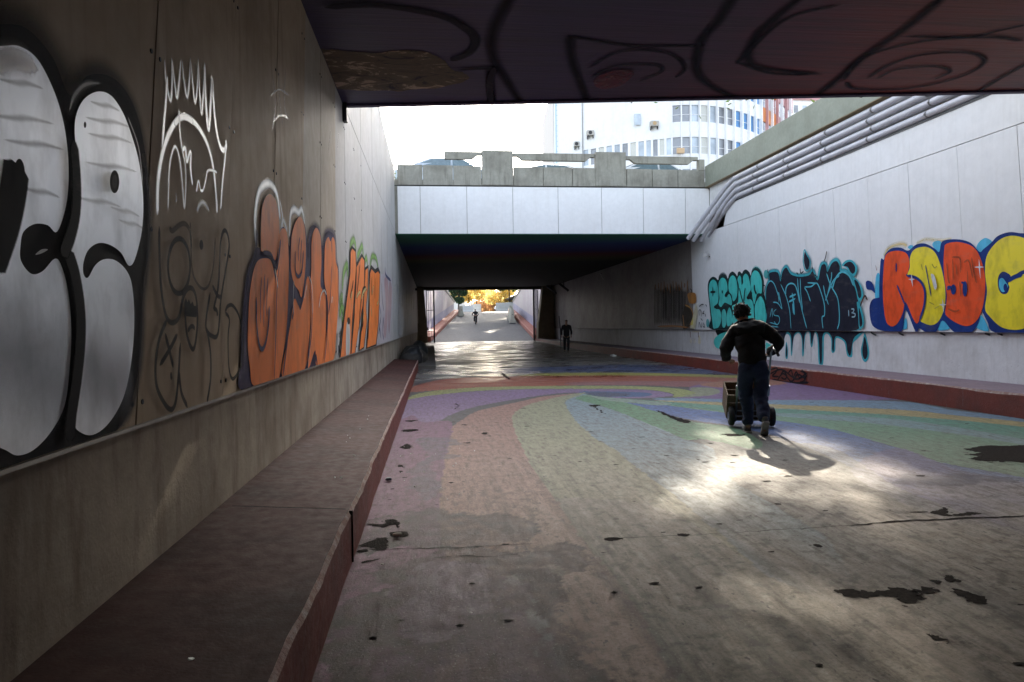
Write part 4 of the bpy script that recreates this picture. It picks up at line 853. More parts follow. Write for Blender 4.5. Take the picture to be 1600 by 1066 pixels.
p.oval(1090+890/8.2, 400+235/8.2, 3.5, 7, (.10, .45, .45)); p.oval(1090+140/8.2, 400+860/8.2, 2.5, 6.5, (.10, .45, .48))
for q in (((30, 650), (60, 625), (90, 622)), ((115, 620), (130, 650)), ((35, 770), (30, 700), (55, 700), (60, 780)), ((75, 740), (100, 700)), ((75, 740), (100, 735)), ((110, 740), (118, 780)), ((30, 920), (35, 850), (60, 915), (70, 850)), ((90, 850), (85, 900), (105, 910), (95, 860)), ((860, 380), (880, 385), (870, 470), (850, 560)), ((855, 520), (880, 530)), ((55, 800), (80, 830))):
    p.line(z7(*q), K, .045, soft=.5)
p.build('turquoise_graffiti', rw, 'turquoise bubble letters with thick black outlines')
# black letters with blue rim
z8 = lambda *q: Z(1180, 380, 5.33, q); TB = (.04, .42, .50); DK = (.018, .02, .035); LB = (.10, .50, .62)
p = Paint(0, XR, -1, step=.0012, base=.006, zr=RZ)
big = ((120, 720), (100, 600), (92, 480), (95, 380), (120, 310), (122, 250), (190, 245), (212, 320), (230, 240), (262, 205), (300, 260), (370, 280), (450, 268), (480, 235), (510, 300), (530, 300), (545, 220), (560, 180), (590, 185), (605, 240), (640, 170), (680, 150), (705, 190), (710, 235), (760, 245), (810, 300), (840, 380), (860, 480), (865, 600), (845, 725), (500, 728))
p.line(z8(*big), TB, .26, closed=True, soft=.8); p.fill(z8(*big), DK)
for q, w in ((((105, 340), (130, 315), (160, 340), (190, 420), (215, 500), (228, 552)), .05), (((228, 552), (190, 500), (150, 492)), .05), (((200, 500), (198, 410), (228, 550)), .04), (((215, 340), (260, 440), (290, 560), (302, 715)), .05), (((258, 430), (262, 370), (290, 338), (330, 345), (355, 400), (375, 500)), .06), (((357, 290), (365, 400), (390, 540), (435, 715)), .05), (((380, 290), (384, 420), (400, 560)), .05),
             (((415, 365), (470, 362), (520, 335), (560, 430), (582, 520), (582, 600), (562, 620), (570, 715)), .05), (((415, 370), (440, 410), (467, 488)), .05), (((440, 330), (520, 335)), .05), (((600, 250), (635, 350), (690, 450), (706, 560), (706, 660), (690, 718)), .05), (((590, 480), (620, 400), (660, 310), (710, 270)), .06), (((575, 350), (590, 430), (618, 515)), .05), (((645, 240), (640, 300), (600, 470)), .05), (((650, 380), (680, 290), (730, 240), (790, 270), (830, 360)), .07)):
    p.line(z8(*q), LB, w, soft=.5)
for q in (((315, 410), (330, 520), (335, 600)), ((290, 450), (350, 425)), ((285, 490), (345, 462))): p.line(z8(*q), LB, .09, soft=.7)
p.line(z8((322, 490), (332, 600)), LB, .16, soft=.8, taper=3)
for q in (((130, 620), (150, 545), (152, 620)), ((185, 550), (165, 570), (168, 600), (205, 610), (212, 650), (190, 680), (165, 650)), ((130, 660), (200, 680)), ((140, 690), (205, 700))): p.line(z8(*q), LB, .04, soft=.5)
for q in (((790, 555), (792, 612)), ((812, 548), (835, 552), (828, 580), (845, 590), (840, 612), (815, 615)), ((815, 580), (830, 580))): p.line(z8(*q), (.35, .55, .65), .045, soft=.5)
p.line(z8((420, 60), (412, 150), (430, 225), (462, 215), (470, 150), (440, 90)), TB, .08, closed=True, soft=.8); p.fill(z8((424, 75), (418, 150), (436, 218), (456, 212), (464, 150), (440, 100)), DK)
p.fill(z8((735, 185), (770, 145), (820, 142), (860, 190), (860, 240), (835, 278), (800, 255), (775, 205)), TB); p.fill(z8((752, 188), (780, 160), (815, 158), (845, 195), (845, 235), (828, 255), (808, 240), (785, 200)), DK)
p.fill(z8((820, 290), (860, 300), (900, 360), (915, 430), (895, 480), (870, 470), (855, 400)), TB); p.fill(z8((840, 310), (865, 318), (890, 370), (900, 430), (888, 458), (872, 440), (862, 390)), DK)
p.fill(z8((862, 490), (890, 520), (915, 600), (920, 680), (900, 712), (880, 700), (875, 600)), TB); p.fill(z8((880, 540), (900, 600), (910, 670), (897, 695), (885, 680)), DK)
for q in (((585, 160), (600, 125), (612, 65)), ((585, 170), (600, 190)), ((700, 160), (706, 200)), ((390, 210), (395, 250), (420, 235)), ((510, 260), (525, 280), (515, 300)), ((360, 245), (375, 262)), ((892, 530), (930, 440), (955, 475)), ((120, 215), (122, 250)), ((493, 195), (500, 240))): p.line(z8(*q), K, .05, soft=.5)
p.build('black_blue_graffiti', rw, 'near black letters rimmed in turquoise blue, dripping onto the wall below')
# drips on the plinth
XP = XR+.085; p = Paint(0, XP, -1, step=.0012, base=.003, zr=(-1.12, ZBR-.014))
p.fill(z8((235, 860), (215, 870), (190, 800), (120, 760), (120, 700), (900, 700), (895, 750), (850, 800), (815, 840), (810, 940), (790, 950), (765, 930), (745, 830), (700, 795), (672, 800), (668, 890), (650, 915), (635, 895), (632, 800), (600, 755), (575, 790), (568, 1000), (530, 1000), (520, 800), (495, 750), (478, 860), (462, 850), (452, 750), (430, 745), (415, 800), (405, 930), (392, 930), (388, 800), (365, 750), (340, 760), (320, 800), (308, 930), (298, 920), (292, 790), (265, 755), (245, 790)), TB)
p.fill(z8((225, 850), (210, 780), (150, 740), (150, 700), (880, 700), (870, 750), (820, 800), (795, 935), (770, 900), (755, 820), (700, 780), (665, 790), (655, 900), (642, 880), (640, 790), (600, 740), (562, 780), (556, 985), (540, 985), (528, 790), (500, 735), (470, 840), (460, 740), (430, 735), (410, 790), (400, 915), (392, 790), (365, 738), (325, 770), (305, 910), (300, 780), (265, 740)), DK)
p.fill(z8((262, 820), (275, 900), (270, 960), (255, 955), (252, 890)), TB); p.fill(z8((262, 840), (269, 900), (265, 945), (258, 940), (257, 890)), DK)
p.fill(z8((915, 745), (940, 830), (952, 920), (930, 985), (900, 975), (882, 900), (895, 830)), TB); p.fill(z8((914, 780), (932, 840), (940, 920), (925, 965), (905, 955), (895, 900), (903, 840)), DK)
for x in (470, 495, 565, 425): p.line(z8((x, 800), (x-2, 870), (x-1, 1000 if x == 470 else 880)), (.3, .3, .33), .02, al=.7, soft=.6)
p.fill(z7((245, 945), (400, 945), (360, 1010), (280, 1030), (250, 1000)), K); p.fill(z7((220, 1066), (250, 1030), (330, 985), (400, 980), (400, 1100), (330, 1180), (250, 1180), (215, 1120)), TQ); p.fill(z7((880, 1120), (930, 1130), (990, 1180), (960, 1260), (900, 1260)), TQ)
for x0 in (1470, 1540, 1560, 1405, 1362): p.line([(x0, 519), (x0+4, 522), (x0+9, 524)], (.05, .06, .06), .05, soft=.6)
r3 = random.Random(4)
for k in range(46): x = r3.uniform(1480, 1600); y = r3.uniform(565, 600)+(x-1540)*.1; p.line([(x, y), (x+r3.uniform(-1.5, 3), y-r3.uniform(0, 2.5))], (.10, .11, .12), r3.uniform(.015, .035), al=.8, soft=.7, sm=False)
p.build('paint_drips', rw, 'black and turquoise drips below the letters')
# red, yellow and blue letters
z9 = lambda *q: Z(1340, 340, 4.846, q); RD = (.84, .085, .012); YL = (.88, .72, .02); NB = (.012, .04, .20); CY = (.07, .48, .74)
p = Paint(0, XR, -1, step=.0012, base=.006, zr=RZ)
p.line(z9((200, 300), (240, 230), (330, 200), (380, 215)), (.75, .55, .15), .16, al=.5, soft=1); p.line(z9((440, 200), (520, 165), (640, 175), (720, 160)), (.75, .6, .2), .12, al=.4, soft=1)
for q in (((905, 240), (920, 190), (970, 155), (1020, 180), (1040, 230), (960, 300)), ((570, 210), (590, 180), (630, 180), (645, 220), (620, 270)), ((385, 230), (400, 210), (425, 215), (430, 250)), ((145, 640), (135, 560), (145, 440), (170, 430), (185, 560)), ((340, 840), (370, 760), (380, 830), (365, 845)), ((615, 850), (640, 770), (700, 830), (680, 850)), ((900, 820), (940, 740), (1000, 850), (950, 856))): p.fill(z9(*q), CY)
for q in (((150, 610), (190, 630), (230, 840), (215, 900), (120, 820), (95, 700), (110, 630)), ((68, 490), (90, 478), (120, 500), (138, 570), (110, 550), (75, 540)), ((180, 330), (205, 320), (215, 280), (260, 235), (330, 228), (390, 250), (450, 205), (520, 198), (590, 235), (625, 260), (650, 180), (760, 165), (860, 190), (930, 260), (960, 240), (1020, 190), (1070, 140), (1150, 112), (1230, 118), (1400, 160), (1500, 500), (1400, 900), (1050, 900), (990, 790), (940, 700), (930, 780), (870, 900), (740, 900), (650, 780), (600, 900), (520, 900), (475, 840), (445, 900), (370, 700), (340, 900), (210, 900), (190, 700), (170, 600))): p.fill(z9(*q), NB)
p.fill(z9((405, 300), (440, 240), (520, 222), (585, 255), (625, 330), (655, 440), (672, 560), (665, 680), (625, 780), (570, 815), (510, 800), (482, 770), (520, 660), (525, 560), (490, 490), (440, 460), (385, 440), (402, 380)), YL)
p.fill(z9((215, 300), (250, 262), (320, 252), (380, 275), (400, 340), (390, 410), (375, 440), (430, 452), (490, 490), (522, 560), (515, 660), (485, 760), (455, 802), (425, 760), (370, 640), (350, 720), (310, 800), (265, 825), (225, 790), (205, 680), (198, 540), (203, 400)), RD)
p.fill(z9((665, 240), (680, 200), (760, 185), (850, 205), (910, 250), (950, 340), (975, 460), (970, 600), (940, 730), (890, 800), (830, 822), (760, 800), (700, 760), (672, 720), (685, 600), (668, 480), (660, 360)), RD)
p.fill(z9((985, 300), (1040, 210), (1110, 155), (1190, 138), (1290, 165), (1400, 250), (1400, 380), (1260, 400), (1180, 450), (1160, 430), (1110, 410), (1075, 450), (1075, 530), (1100, 575), (1140, 575), (1160, 530), (1155, 490), (1240, 440), (1400, 420), (1400, 780), (1270, 840), (1180, 850), (1090, 825), (1010, 750), (975, 690), (990, 560), (975, 420)), YL)
p.fill(z9((1085, 470), (1110, 460), (1140, 500), (1150, 520), (1125, 560), (1100, 560), (1082, 520)), CY); p.oval(1340+1130/4.846, 340+530/4.846, 3, 6, NB); p.line(z9((1150, 480), (1200, 450), (1260, 430)), NB, .09, soft=.3)
n9 = lambda w, *q: p.line(z9(*q), NB, w, soft=.3)
n9(.05, (302, 345), (302, 412)); n9(.05, (308, 510), (340, 590), (368, 660)); n9(.03, (525, 360), (545, 470), (568, 598)); n9(.07, (385, 440), (450, 455), (500, 500), (522, 570), (515, 670), (480, 780)); n9(.06, (690, 528), (720, 525)); p.oval(1340+738/4.846, 340+545/4.846, 4, 8, NB); p.oval(1340+826/4.846, 340+540/4.846, 3.6, 12, NB); n9(.05, (690, 545), (720, 530), (740, 520)); n9(.05, (800, 490), (826, 500))
for q in (((690, 340), (700, 460), (712, 500)), ((735, 310), (740, 480)), ((730, 300), (790, 310), (795, 420)), ((760, 350), (770, 440)), ((820, 340), (860, 330), (890, 460)), ((880, 300), (895, 400), (920, 500)), ((700, 690), (750, 710), (790, 700)), ((790, 480), (800, 600)), ((850, 400), (860, 590))): p.line(z9(*q), (.18, .08, .03), .045, al=.6, soft=.7)
for q in (((580, 350), (600, 380), (620, 370)), ((500, 350), (510, 400)), ((600, 690), (640, 670)), ((560, 640), (600, 660))): p.line(z9(*q), (.4, .36, .05), .04, al=.6, soft=.7)
p.fill(z9((575, 430), (600, 440), (620, 520), (605, 545), (590, 500)), (.75, .75, .78))
for cx, cy, s_ in ((430, 468, 28), (945, 375, 42), (668, 660, 30)): p.fill(z9((cx-s_, cy), (cx-5, cy-6), (cx-4, cy-s_*1.5), (cx+5, cy-6), (cx+s_*.9, cy), (cx+5, cy+6), (cx+8, cy+s_*2.2), (cx-5, cy+8)), (.80, .80, .86), sm=False)
for q in (((155, 360), (165, 400), (175, 375)), ((35, 670), (70, 600), (92, 628))): p.line(z9(*q), (.25, .08, .03), .03, soft=.5, sm=False)
p.build('red_yellow_graffiti', rw, 'red and yellow bubble letters with dark blue shadow and white stars')
# brown piece and tags further in
p = Paint(0, XR, -1, step=.0012, base=.006, zr=RZ)
z0 = lambda *q: Z(820, 420, 5.161, q)
for k in range(17):
    x = 1050+k*17; y0 = rnd.uniform(95, 170); p.line(z0((x, y0), (x+rnd.uniform(-6, 6), 300), (x, 462)), rnd.choice([(.09, .06, .04), (.05, .045, .04), (.12, .075, .045)]), .42, soft=1, al=.5)
for k in range(8):
    x = 1120+k*22; p.line(z0((x, rnd.uniform(110, 160)), (x, 300), (x, rnd.uniform(400, 450))), (.03, .03, .03), .4, soft=1, al=.42)
p.fill(z0((1300, 300), (1350, 330), (1365, 400), (1330, 466), (1280, 468)), (.06, .05, .04), .85, rim=.1)
for k in range(12): x = 1060+k*24; p.line(z0((x, 85+rnd.uniform(0, 40)), (x+rnd.uniform(-5, 5), 150+rnd.uniform(0, 60))), (.42, .17, .04), .14, al=.8, soft=.8)
p.fill(z0((1325, 200), (1380, 195), (1392, 230), (1385, 275), (1345, 280), (1330, 250)), (.45, .20, .05)); p.line(z0((1285, 370), (1290, 420), (1295, 470)), (.5, .25, .1), .10, soft=.5); p.line(z0((1080, 466), (1200, 462), (1330, 474)), (.45, .20, .06), .09, soft=.6); p.line(z0((1300, 290), (1350, 320), (1368, 390), (1340, 460)), (.5, .25, .06), .10, soft=.6); p.line(z0((1345, 160), (1360, 180), (1350, 195)), K, .05, soft=.5)
p.fill(z0((1392, 275), (1345, 480), (1385, 484), (1405, 340)), (.82, .78, .55), sm=False); p.fill(z0((1372, 380), (1352, 455), (1366, 452)), (.75, .70, .05), sm=False)  # cream triangle is sunlight painted onto the wall
for q in (((488, 290), (492, 360), (486, 430)), ((590, 400), (600, 380), (590, 460)), ((635, 360), (640, 420), (655, 400), (662, 460)), ((725, 320), (760, 330), (735, 360), (760, 390), (790, 330), (800, 370)), ((740, 400), (790, 380)), ((815, 310), (822, 330)), ((860, 320), (880, 350), (900, 310), (930, 340), (960, 310)), ((985, 260), (995, 300), (985, 330)), ((420, 290), (424, 320))): p.line(z0(*q), (.50, .46, .46), .07, al=.75, soft=.7)
p.build('brown_graffiti', rw, 'dark brown patch of paint with orange edges and a painted sun patch just inside the tunnel')
p = Paint(0, XP, -1, step=.0012, base=.003, zr=(-1.12, ZBR-.014))
for x in (1335, 1400): p.line(z0((x, 500), (x+1, 560)), (.42, .18, .07), .10, al=.7, soft=.8)
p.fill(z0((1352, 506), (1408, 506), (1400, 512), (1360, 512)), (.8, .72, .5)); p.oval(820+1340/5.161, 420+585/5.161, 1.6, 3.5, (.8, .76, .62)); p.oval(820+1370/5.161, 420+583/5.161, 1.9, 4, (.8, .78, .7)); p.fill(z0((1400, 600), (1402, 560), (1412, 535), (1420, 570), (1418, 605)), (.8, .74, .55))  # cream spots are dabs of sunlight painted on the plinth
p.build('painted_sun_spots', rw, 'painted sunlight spots and orange streaks below the brown patch')
# tag scribbles on the red kerb behind the trolley
p = Paint(0, XKR, -1, step=.001, base=.012)
q0 = lambda *q: Z(1200, 560, 4.0, q)
for q in (((20, 70), (60, 60), (50, 90), (30, 110), (70, 115)), ((80, 110), (100, 80), (120, 110), (110, 130), (85, 120)), ((130, 90), (150, 75), (160, 120), (180, 85), (200, 125)), ((205, 80), (240, 95), (230, 140), (205, 150), (260, 150)), ((30, 130), (120, 150), (250, 155)), ((10, 100), (90, 70), (180, 130), (250, 90)), ((60, 140), (100, 95), (150, 145), (190, 100), (240, 130)), ((215, 70), (245, 110), (200, 120))): p.line(q0(*q), (.02, .02, .025), .05, soft=.4)
for x, y0, y1 in ((262, 65, 140), (570, 104, 138), (717, 185, 200), (762, 200, 222), (1227, 185, 300), (1017, 280, 300), (1125, 285, 310)): p.line(q0((x, y0), (x, y1)), (.6, .55, .5), .02, soft=.5, sm=False)
tag_o = p.build('kerb_scribble', rw, 'thin black scribble along the red kerb')
# --- dark strokes and bare patch on the underside of the near bridge
p = Paint(2, ZC-.005, -1, step=.001, base=.002); c5 = lambda *q: Z(760, 0, 1.905, q); c6 = lambda *q: Z(450, 0, 3.556, q); IK = (.022, .02, .035)
for w, q in ((.22, ((80, -30), (20, 90), (20, 170), (60, 240), (110, 320))), (.16, ((5, 200), (15, 260), (20, 320))), (.20, ((245, 100), (255, 180), (280, 250), (300, 300))), (.14, ((240, 105), (330, 120), (430, 135), (560, 135), (650, 135))), (.22, ((740, -20), (690, 60), (640, 120), (625, 200), (660, 250), (760, 300))), (.20, ((960, -30), (850, 60), (800, 110), (780, 170), (820, 200), (1000, 222))), (.14, ((740, 180), (840, 215), (960, 222))), (.12, ((1060, 10), (900, 50), (800, 130), (740, 190))),
             (.22, ((1370, -20), (1250, 80), (1120, 170), (1040, 240), (970, 290))), (.10, ((1230, 105), (1430, 108), (1520, 90), (1610, 70))), (.12, ((1060, 240), (1120, 170), (1300, 120), (1500, 108), (1600, 120))), (.12, ((1130, 232), (1200, 190), (1300, 160), (1440, 155), (1480, 185), (1400, 230), (1250, 262), (1100, 262), (1070, 240))), (.10, ((1160, 232), (1220, 205), (1330, 195), (1380, 210), (1330, 235))), (.12, ((1450, 280), (1530, 230), (1620, 180))), (.10, ((300, 200), (400, 150), (540, 155), (590, 200), (560, 230))), (.10, ((310, 230), (380, 195), (500, 190), (520, 210), (450, 240)))):
    p.line(c5(*q), IK, w, soft=1, al=.85)
p.line(c6((200, 30), (500, 20), (850, 80), (1000, 160), (1040, 220), (1000, 290), (900, 330)), IK, .16, soft=.6, al=.9); p.line(c6((940, 380), (1150, 370)), IK, .09, soft=.6); p.line(c6((1150, 360), (1120, 450), (1130, 580)), IK, .14, soft=.6)
p.fill(c5((320, 235), (380, 205), (440, 210), (400, 250), (340, 260)), (.20, .07, .10), .7)
p.build('underside_strokes', br, 'wide dark strokes painted under the bridge')
m_b, N, L, P = nmat('peeled_ceiling')
n1 = noise(N, L, 3.2, 10, .75, stretch=(.8, 1.3, 1), dist=1.2)
cr = N.new('ShaderNodeValToRGB'); L.new(n1, cr.inputs[0]); el = cr.color_ramp.elements; el[0].position = .38; el[0].color = (.03, .025, .04, 1); el[1].position = .66; el[1].color = (.42, .32, .25, 1)
for p_, c_ in ((.43, (.10, .08, .06, 1)), (.55, (.13, .10, .07, 1)), (.58, (.36, .28, .22, 1))): e = el.new(p_); e.color = c_
L.new(cr.outputs[0], P.inputs['Base Color']); P.inputs['Roughness'].default_value = .9
mb = MB(); pts = smooth([at(x, y, 2, ZC-.012) for x, y in c6((150, 290), (180, 272), (300, 275), (480, 288), (600, 280), (760, 290), (860, 330), (920, 385), (990, 400), (995, 440), (930, 468), (820, 488), (600, 505), (420, 503), (270, 490), (230, 440), (190, 370))], True, 6)
pts = [Vector((q.x+(fbm(np.array([q.x]), np.array([q.y]), 6, 3)[0]-.5)*.14, q.y+(fbm(np.array([q.x]), np.array([q.y]), 6, 8)[0]-.5)*.14, q.z)) for q in pts]
pts = [Vector((max(q.x, XL+.01), q.y, q.z)) for q in pts]
mb.add(pts, [tuple(t) for t in tessellate_polygon([[Vector((q.x, q.y, 0)) for q in pts]])]); mb.build('peeled_patch', m_b, br, 'bare patch where the paint has peeled off', fix=False)
# ------------------------------------------------------------------ gates, lamps and rubbish in the tunnel
def road_z(y): return ZF+.2*min(max((y-40)/17, 0), 1)
def gate(name, label, post, lo, ang, cat='gate'):
    t = thing(name, label, cat, (post[0], post[1], road_z(post[1])), ang, 'steel gates at the far tunnel mouth')
    H = ZC-.22-road_z(post[1])
    m = MB(); m.box((-.06, -.06, -.02), (.06, .06, H)); m.build('post', M_dark, t, local=True)
    m = MB(); L_ = lo
    for zz in (H-.06, H*.40+.9, .45, .9): m.box((-L_, -.02, zz-.02), (-.061, .02, zz+.02))
    m.box((-L_, -.025, .40), (-L_+.05, .025, H-.04)); m.build('frame', M_dark, t, local=True)
    m = MB(); n = max(3, int(L_/.17))
    for i in range(1, n): x = -L_+i*(L_-.06)/n; m.box((x-.011, -.011, .45), (x+.011, .011, H-.06))
    m.build('bars', M_dark, t, local=True)
    m = MB(); m.box((-L_-.02, -.06, 1.0), (-L_+.14, .06, 1.22)); m.build('lock_box', M_dark, t, local=True)
gate('steel_gate', 'left barred steel gate standing open beside the brown pier', (.12, 57.3), .62, 0)
gate('steel_gate', 'right barred steel gate swung back towards the far ramp', (8.28, 57.3), 1.5, math.radians(-112))
def tube_lamp(name, label, q, d, l=.9):
    t = thing(name, label, 'lamp', tuple(q), 0, 'lamps fixed under the tunnel ceiling')
    q = Vector(q); d = Vector(d).normalized(); m = MB(); m.tube([q-d*l/2, q+d*l/2], .09, 8); m.build('housing', M_dark, t)
    m = MB(); m.box((q.x-.03, q.y-.03, q.z), (q.x+.03, q.y+.03, ZC-.012)); m.build('bracket', M_dark, t)
tube_lamp('tunnel_lamp', 'dark tunnel lamp nearest the right pier', at(862, 453, 0, 9.4), (.3, -.6, -.35), 1.3)
tube_lamp('tunnel_lamp', 'dark tunnel lamp second from the right pier', at(881, 449, 0, 9.4), (.3, -.6, -.35), 1.1)
tube_lamp('tunnel_lamp', 'dark lamp high on the left wall of the tunnel', at(646, 452, 1, 52), (1, 0, -.1), .5)
t = thing('floodlight', 'small pale floodlight where the white wall enters the tunnel', 'lamp', tuple(at(1103, 398, 0, XR-.15)))
q = at(1103, 398, 0, XR-.15); m = MB(); m.obox(q, (.10, .16, .14), .5); m.build('head', plain('lamp_grey', (.45, .45, .44), .5), t, bevel=.01); m = MB(); m.tube([q, q+Vector((.15, 0, -.08))], .015, 6); m.build('arm', M_dark, t)
t = thing('tube_light', 'thin pale tube light on the dark tunnel wall', 'lamp', tuple(at(940, 432, 0, XR-.1)))
a_, b_ = at(937.5, 427, 0, XR-.1), at(942.5, 437, 0, XR-.12); m = MB(); m.tube([a_, b_], .025, 8); m.build('tube', plain('pale_tube', (.55, .55, .52), .4), t); m = MB(); m.box((XR-.1, a_.y-.02, a_.z-.03), (XR-.003, a_.y+.02, a_.z)); m.build('mount', M_dark, t)
# heap of earth and rubbish behind the end of the walkway
def blob(name, c, r, mt, seed, parent=None, sub=3, label=None, amp=.35, freq=2.2):
    bm = bmesh.new(); bmesh.ops.create_icosphere(bm, subdivisions=sub, radius=1)
    for v in bm.verts:
        n = fbm(np.array([v.co.x*freq*.5+3]), np.array([v.co.y*freq*.5+v.co.z*freq*.7]), 1.3, seed)[0]-.5
        v.co *= 1+amp*2*n; v.co = Vector((v.co.x*r[0]+c[0], v.co.y*r[1]+c[1], v.co.z*r[2]+c[2]))
        if parent is not None: v.co -= origin[parent.name]
    me = bpy.data.meshes.new(name); bm.to_mesh(me); bm.free(); me.materials.append(mt)
    for p_ in me.polygons: p_.use_smooth = sub > 2
    o = bpy.data.objects.new(name, me); scene.collection.objects.link(o)
    if parent is not None: o.parent = parent; origin[o.name] = origin[parent.name]
    if label: o['label'] = label
    return o
M_rub = rough_mat('dark_earth', (.045, .04, .035), .95, (.02, .018, .015), .6, 4, .9, 18)
t = thing('rubbish_heap', 'dark heap of earth and rubbish just beyond the end of the maroon walkway', 'heap', (-.75, 27, ZF))
blob('earth_mound', (-.82, 28.8, -1.42), (.55, 3.6, .72), M_rub, 3, t); blob('rubbish_bag', (-.75, 26.4, -1.15), (.36, .55, .42), plain('black_bag', (.02, .02, .022), .35), 5, t, amp=.25)
blob('rubbish_bag', (-.6, 31.4, -1.05), (.38, .6, .45), plain('grey_bag', (.04, .04, .04), .5), 7, t, amp=.25)
# litter
M_white = plain('white_plastic', (.75, .75, .72), .5); M_stone = rough_mat('pale_stone', (.45, .43, .38), .8, (.2, .18, .15), .5, 20, .4, 60)
o = blob('stone', (0, 0, 0), (.034, .024, .013), M_stone, 9, None, 3, amp=.12); g_ = at(621, 836, 2, ZF+.02); o.location = (g_.x, g_.y, ZF+.024); tag(o, 'smooth pale oval stone on the road by the near kerb', 'stone')
def bottle_cap():
    m = MB(); m.tube([(0, 0, 0), (0, 0, .018)], .03, 16); m.tube([(0, 0, .018), (.0, 0, .024)], .022, 12); return m
o = bottle_cap().build('bottle_cap', plain('blue_black_plastic', (.02, .025, .06), .3)); g_ = at(607, 749, 2, ZF+.02); o.location = (g_.x, g_.y, ZF+.012); tag(o, 'dark blue screw cap lying by the red kerb', 'bottle cap')
sc = []
def scrap(px, z, r, label, grp=None, mt=None, seed=0):
    g_ = at(px[0], px[1], 2, z); rr = random.Random(seed); n = 7; m = MB()
    top = [(math.cos(6.283*k/n)*r*rr.uniform(.5, 1.3), math.sin(6.283*k/n)*r*rr.uniform(.5, 1.2), rr.uniform(.2, .8)*r) for k in range(n)]; bot = [(x, y, 0) for x, y, q in top]
    m.add(top+bot, [tuple(range(n))]+[(k, (k+1) % n, (k+1) % n+n, k+n) for k in range(n)]+[tuple(reversed(range(n, 2*n)))]); o = m.build('paper_scrap', mt or M_white); o.location = (g_.x, g_.y, z); tag(o, label, 'litter', grp)
scrap((597, 882), ZF+.013, .010, 'white crumpled scrap by the kerb, nearest the camera'); scrap((736, 958), ZF+.013, .008, 'tiny white scrap on the dark stain in the road'); scrap((958, 557), ZF+.013, .14, 'pale crumpled litter lying on the road in the tunnel gloom')
scrap((298, 1031), -1.115, .011, 'white scrap near the front of the maroon walkway'); scrap((740, 546), ZF+.012, .09, 'dark lump lying on the wet road in the tunnel', None, M_dark, 3)
for i in range(26):
    if i < 14: px = (rnd.uniform(625, 745), rnd.uniform(690, 790)); z = ZF+.013; lb = 'tiny white crumb scattered on the purple paint by the near kerb'; gp = 'white crumbs on the purple paint'
    else: y_ = rnd.uniform(640, 760); px = (610-(y_-568)*.93+rnd.uniform(30, 30+(y_-560)*.35), y_); z = -1.11; lb = 'tiny pale crumb scattered on the maroon walkway'; gp = 'pale crumbs on the walkway'
    g_ = at(px[0], px[1], 2, z); r = rnd.uniform(.004, .009); m = MB(); n = 5; m.add([(math.cos(6.283*k/n)*r, math.sin(6.283*k/n)*r*.7, rnd.uniform(.3, 1)*r) for k in range(n)]+[(0, 0, r*1.1)]+[(math.cos(6.283*k/n)*r, math.sin(6.283*k/n)*r*.7, 0) for k in range(n)], [(k, (k+1) % n, 5) for k in range(n)]+[(k, (k+1) % n, (k+1) % n+6, k+6) for k in range(n)])
    o = m.build('litter_crumb', M_white); o.location = (g_.x, g_.y, z); tag(o, lb, 'litter', gp)

# ------------------------------------------------------------------ concrete barriers on the ramp
M_barr = rough_mat('cream_barrier', (.50, .49, .40), .8, (.25, .22, .16), .5, 2, .2, 20); M_barrw = rough_mat('white_barrier', (.78, .78, .76), .8, (.5, .48, .42), .3, 2, .2, 20)
def barrier(label, x, y, z, rz_, L_=1.9, H=1.25, mt=None, grp=None):
    t = thing('concrete_barrier', label, 'barrier', (x, y, z), rz_, grp)
    P = [(-.36, 0), (.36, 0), (.36, .12*H), (.2, .36*H), (.12, H), (-.12, H), (-.2, .36*H), (-.36, .12*H)]
    m = MB(); m.prism(P, 1, -L_/2, L_/2); m.build('body', mt or M_barr, t, local=True)
    for e in (-1, 1): m = MB(); m.tube([(0, e*L_/2, H*.6), (0, e*(L_/2+.05), H*.6)], .05, 8); m.build('connector', M_dark, t, local=True)
barrier('single cream concrete barrier at the left edge of the far ramp', 3.75, 94.5, rz(94.5), .1, 1.9, 1.35)
for i in range(4):
    y = 80.0+i*3.0; barrier(['nearest', 'second', 'third', 'farthest'][i]+' cream barrier in the row along the right edge of the far ramp', 9.05+.085*(y-80), y, rz(y), -.08, 2.7, 1.55, M_barr, 'cream barriers on the right of the ramp')
zc_ = rz(106)
barrier('shaded low white barrier across the top of the ramp, left of the cyclist', 5.4, 110.5, zc_, 1.45, 2.0, 1.1, M_barrw, 'white barriers at the top of the ramp')
barrier('bright taller white barrier across the top of the ramp, behind the cyclist', 6.9, 112.5, zc_, 1.55, 1.6, 1.35, M_barrw, 'white barriers at the top of the ramp')
barrier('long bright white barrier across the top right of the ramp', 11.4, 110.5, zc_, 1.57, 2.9, 1.45, M_barrw, 'white barriers at the top of the ramp')

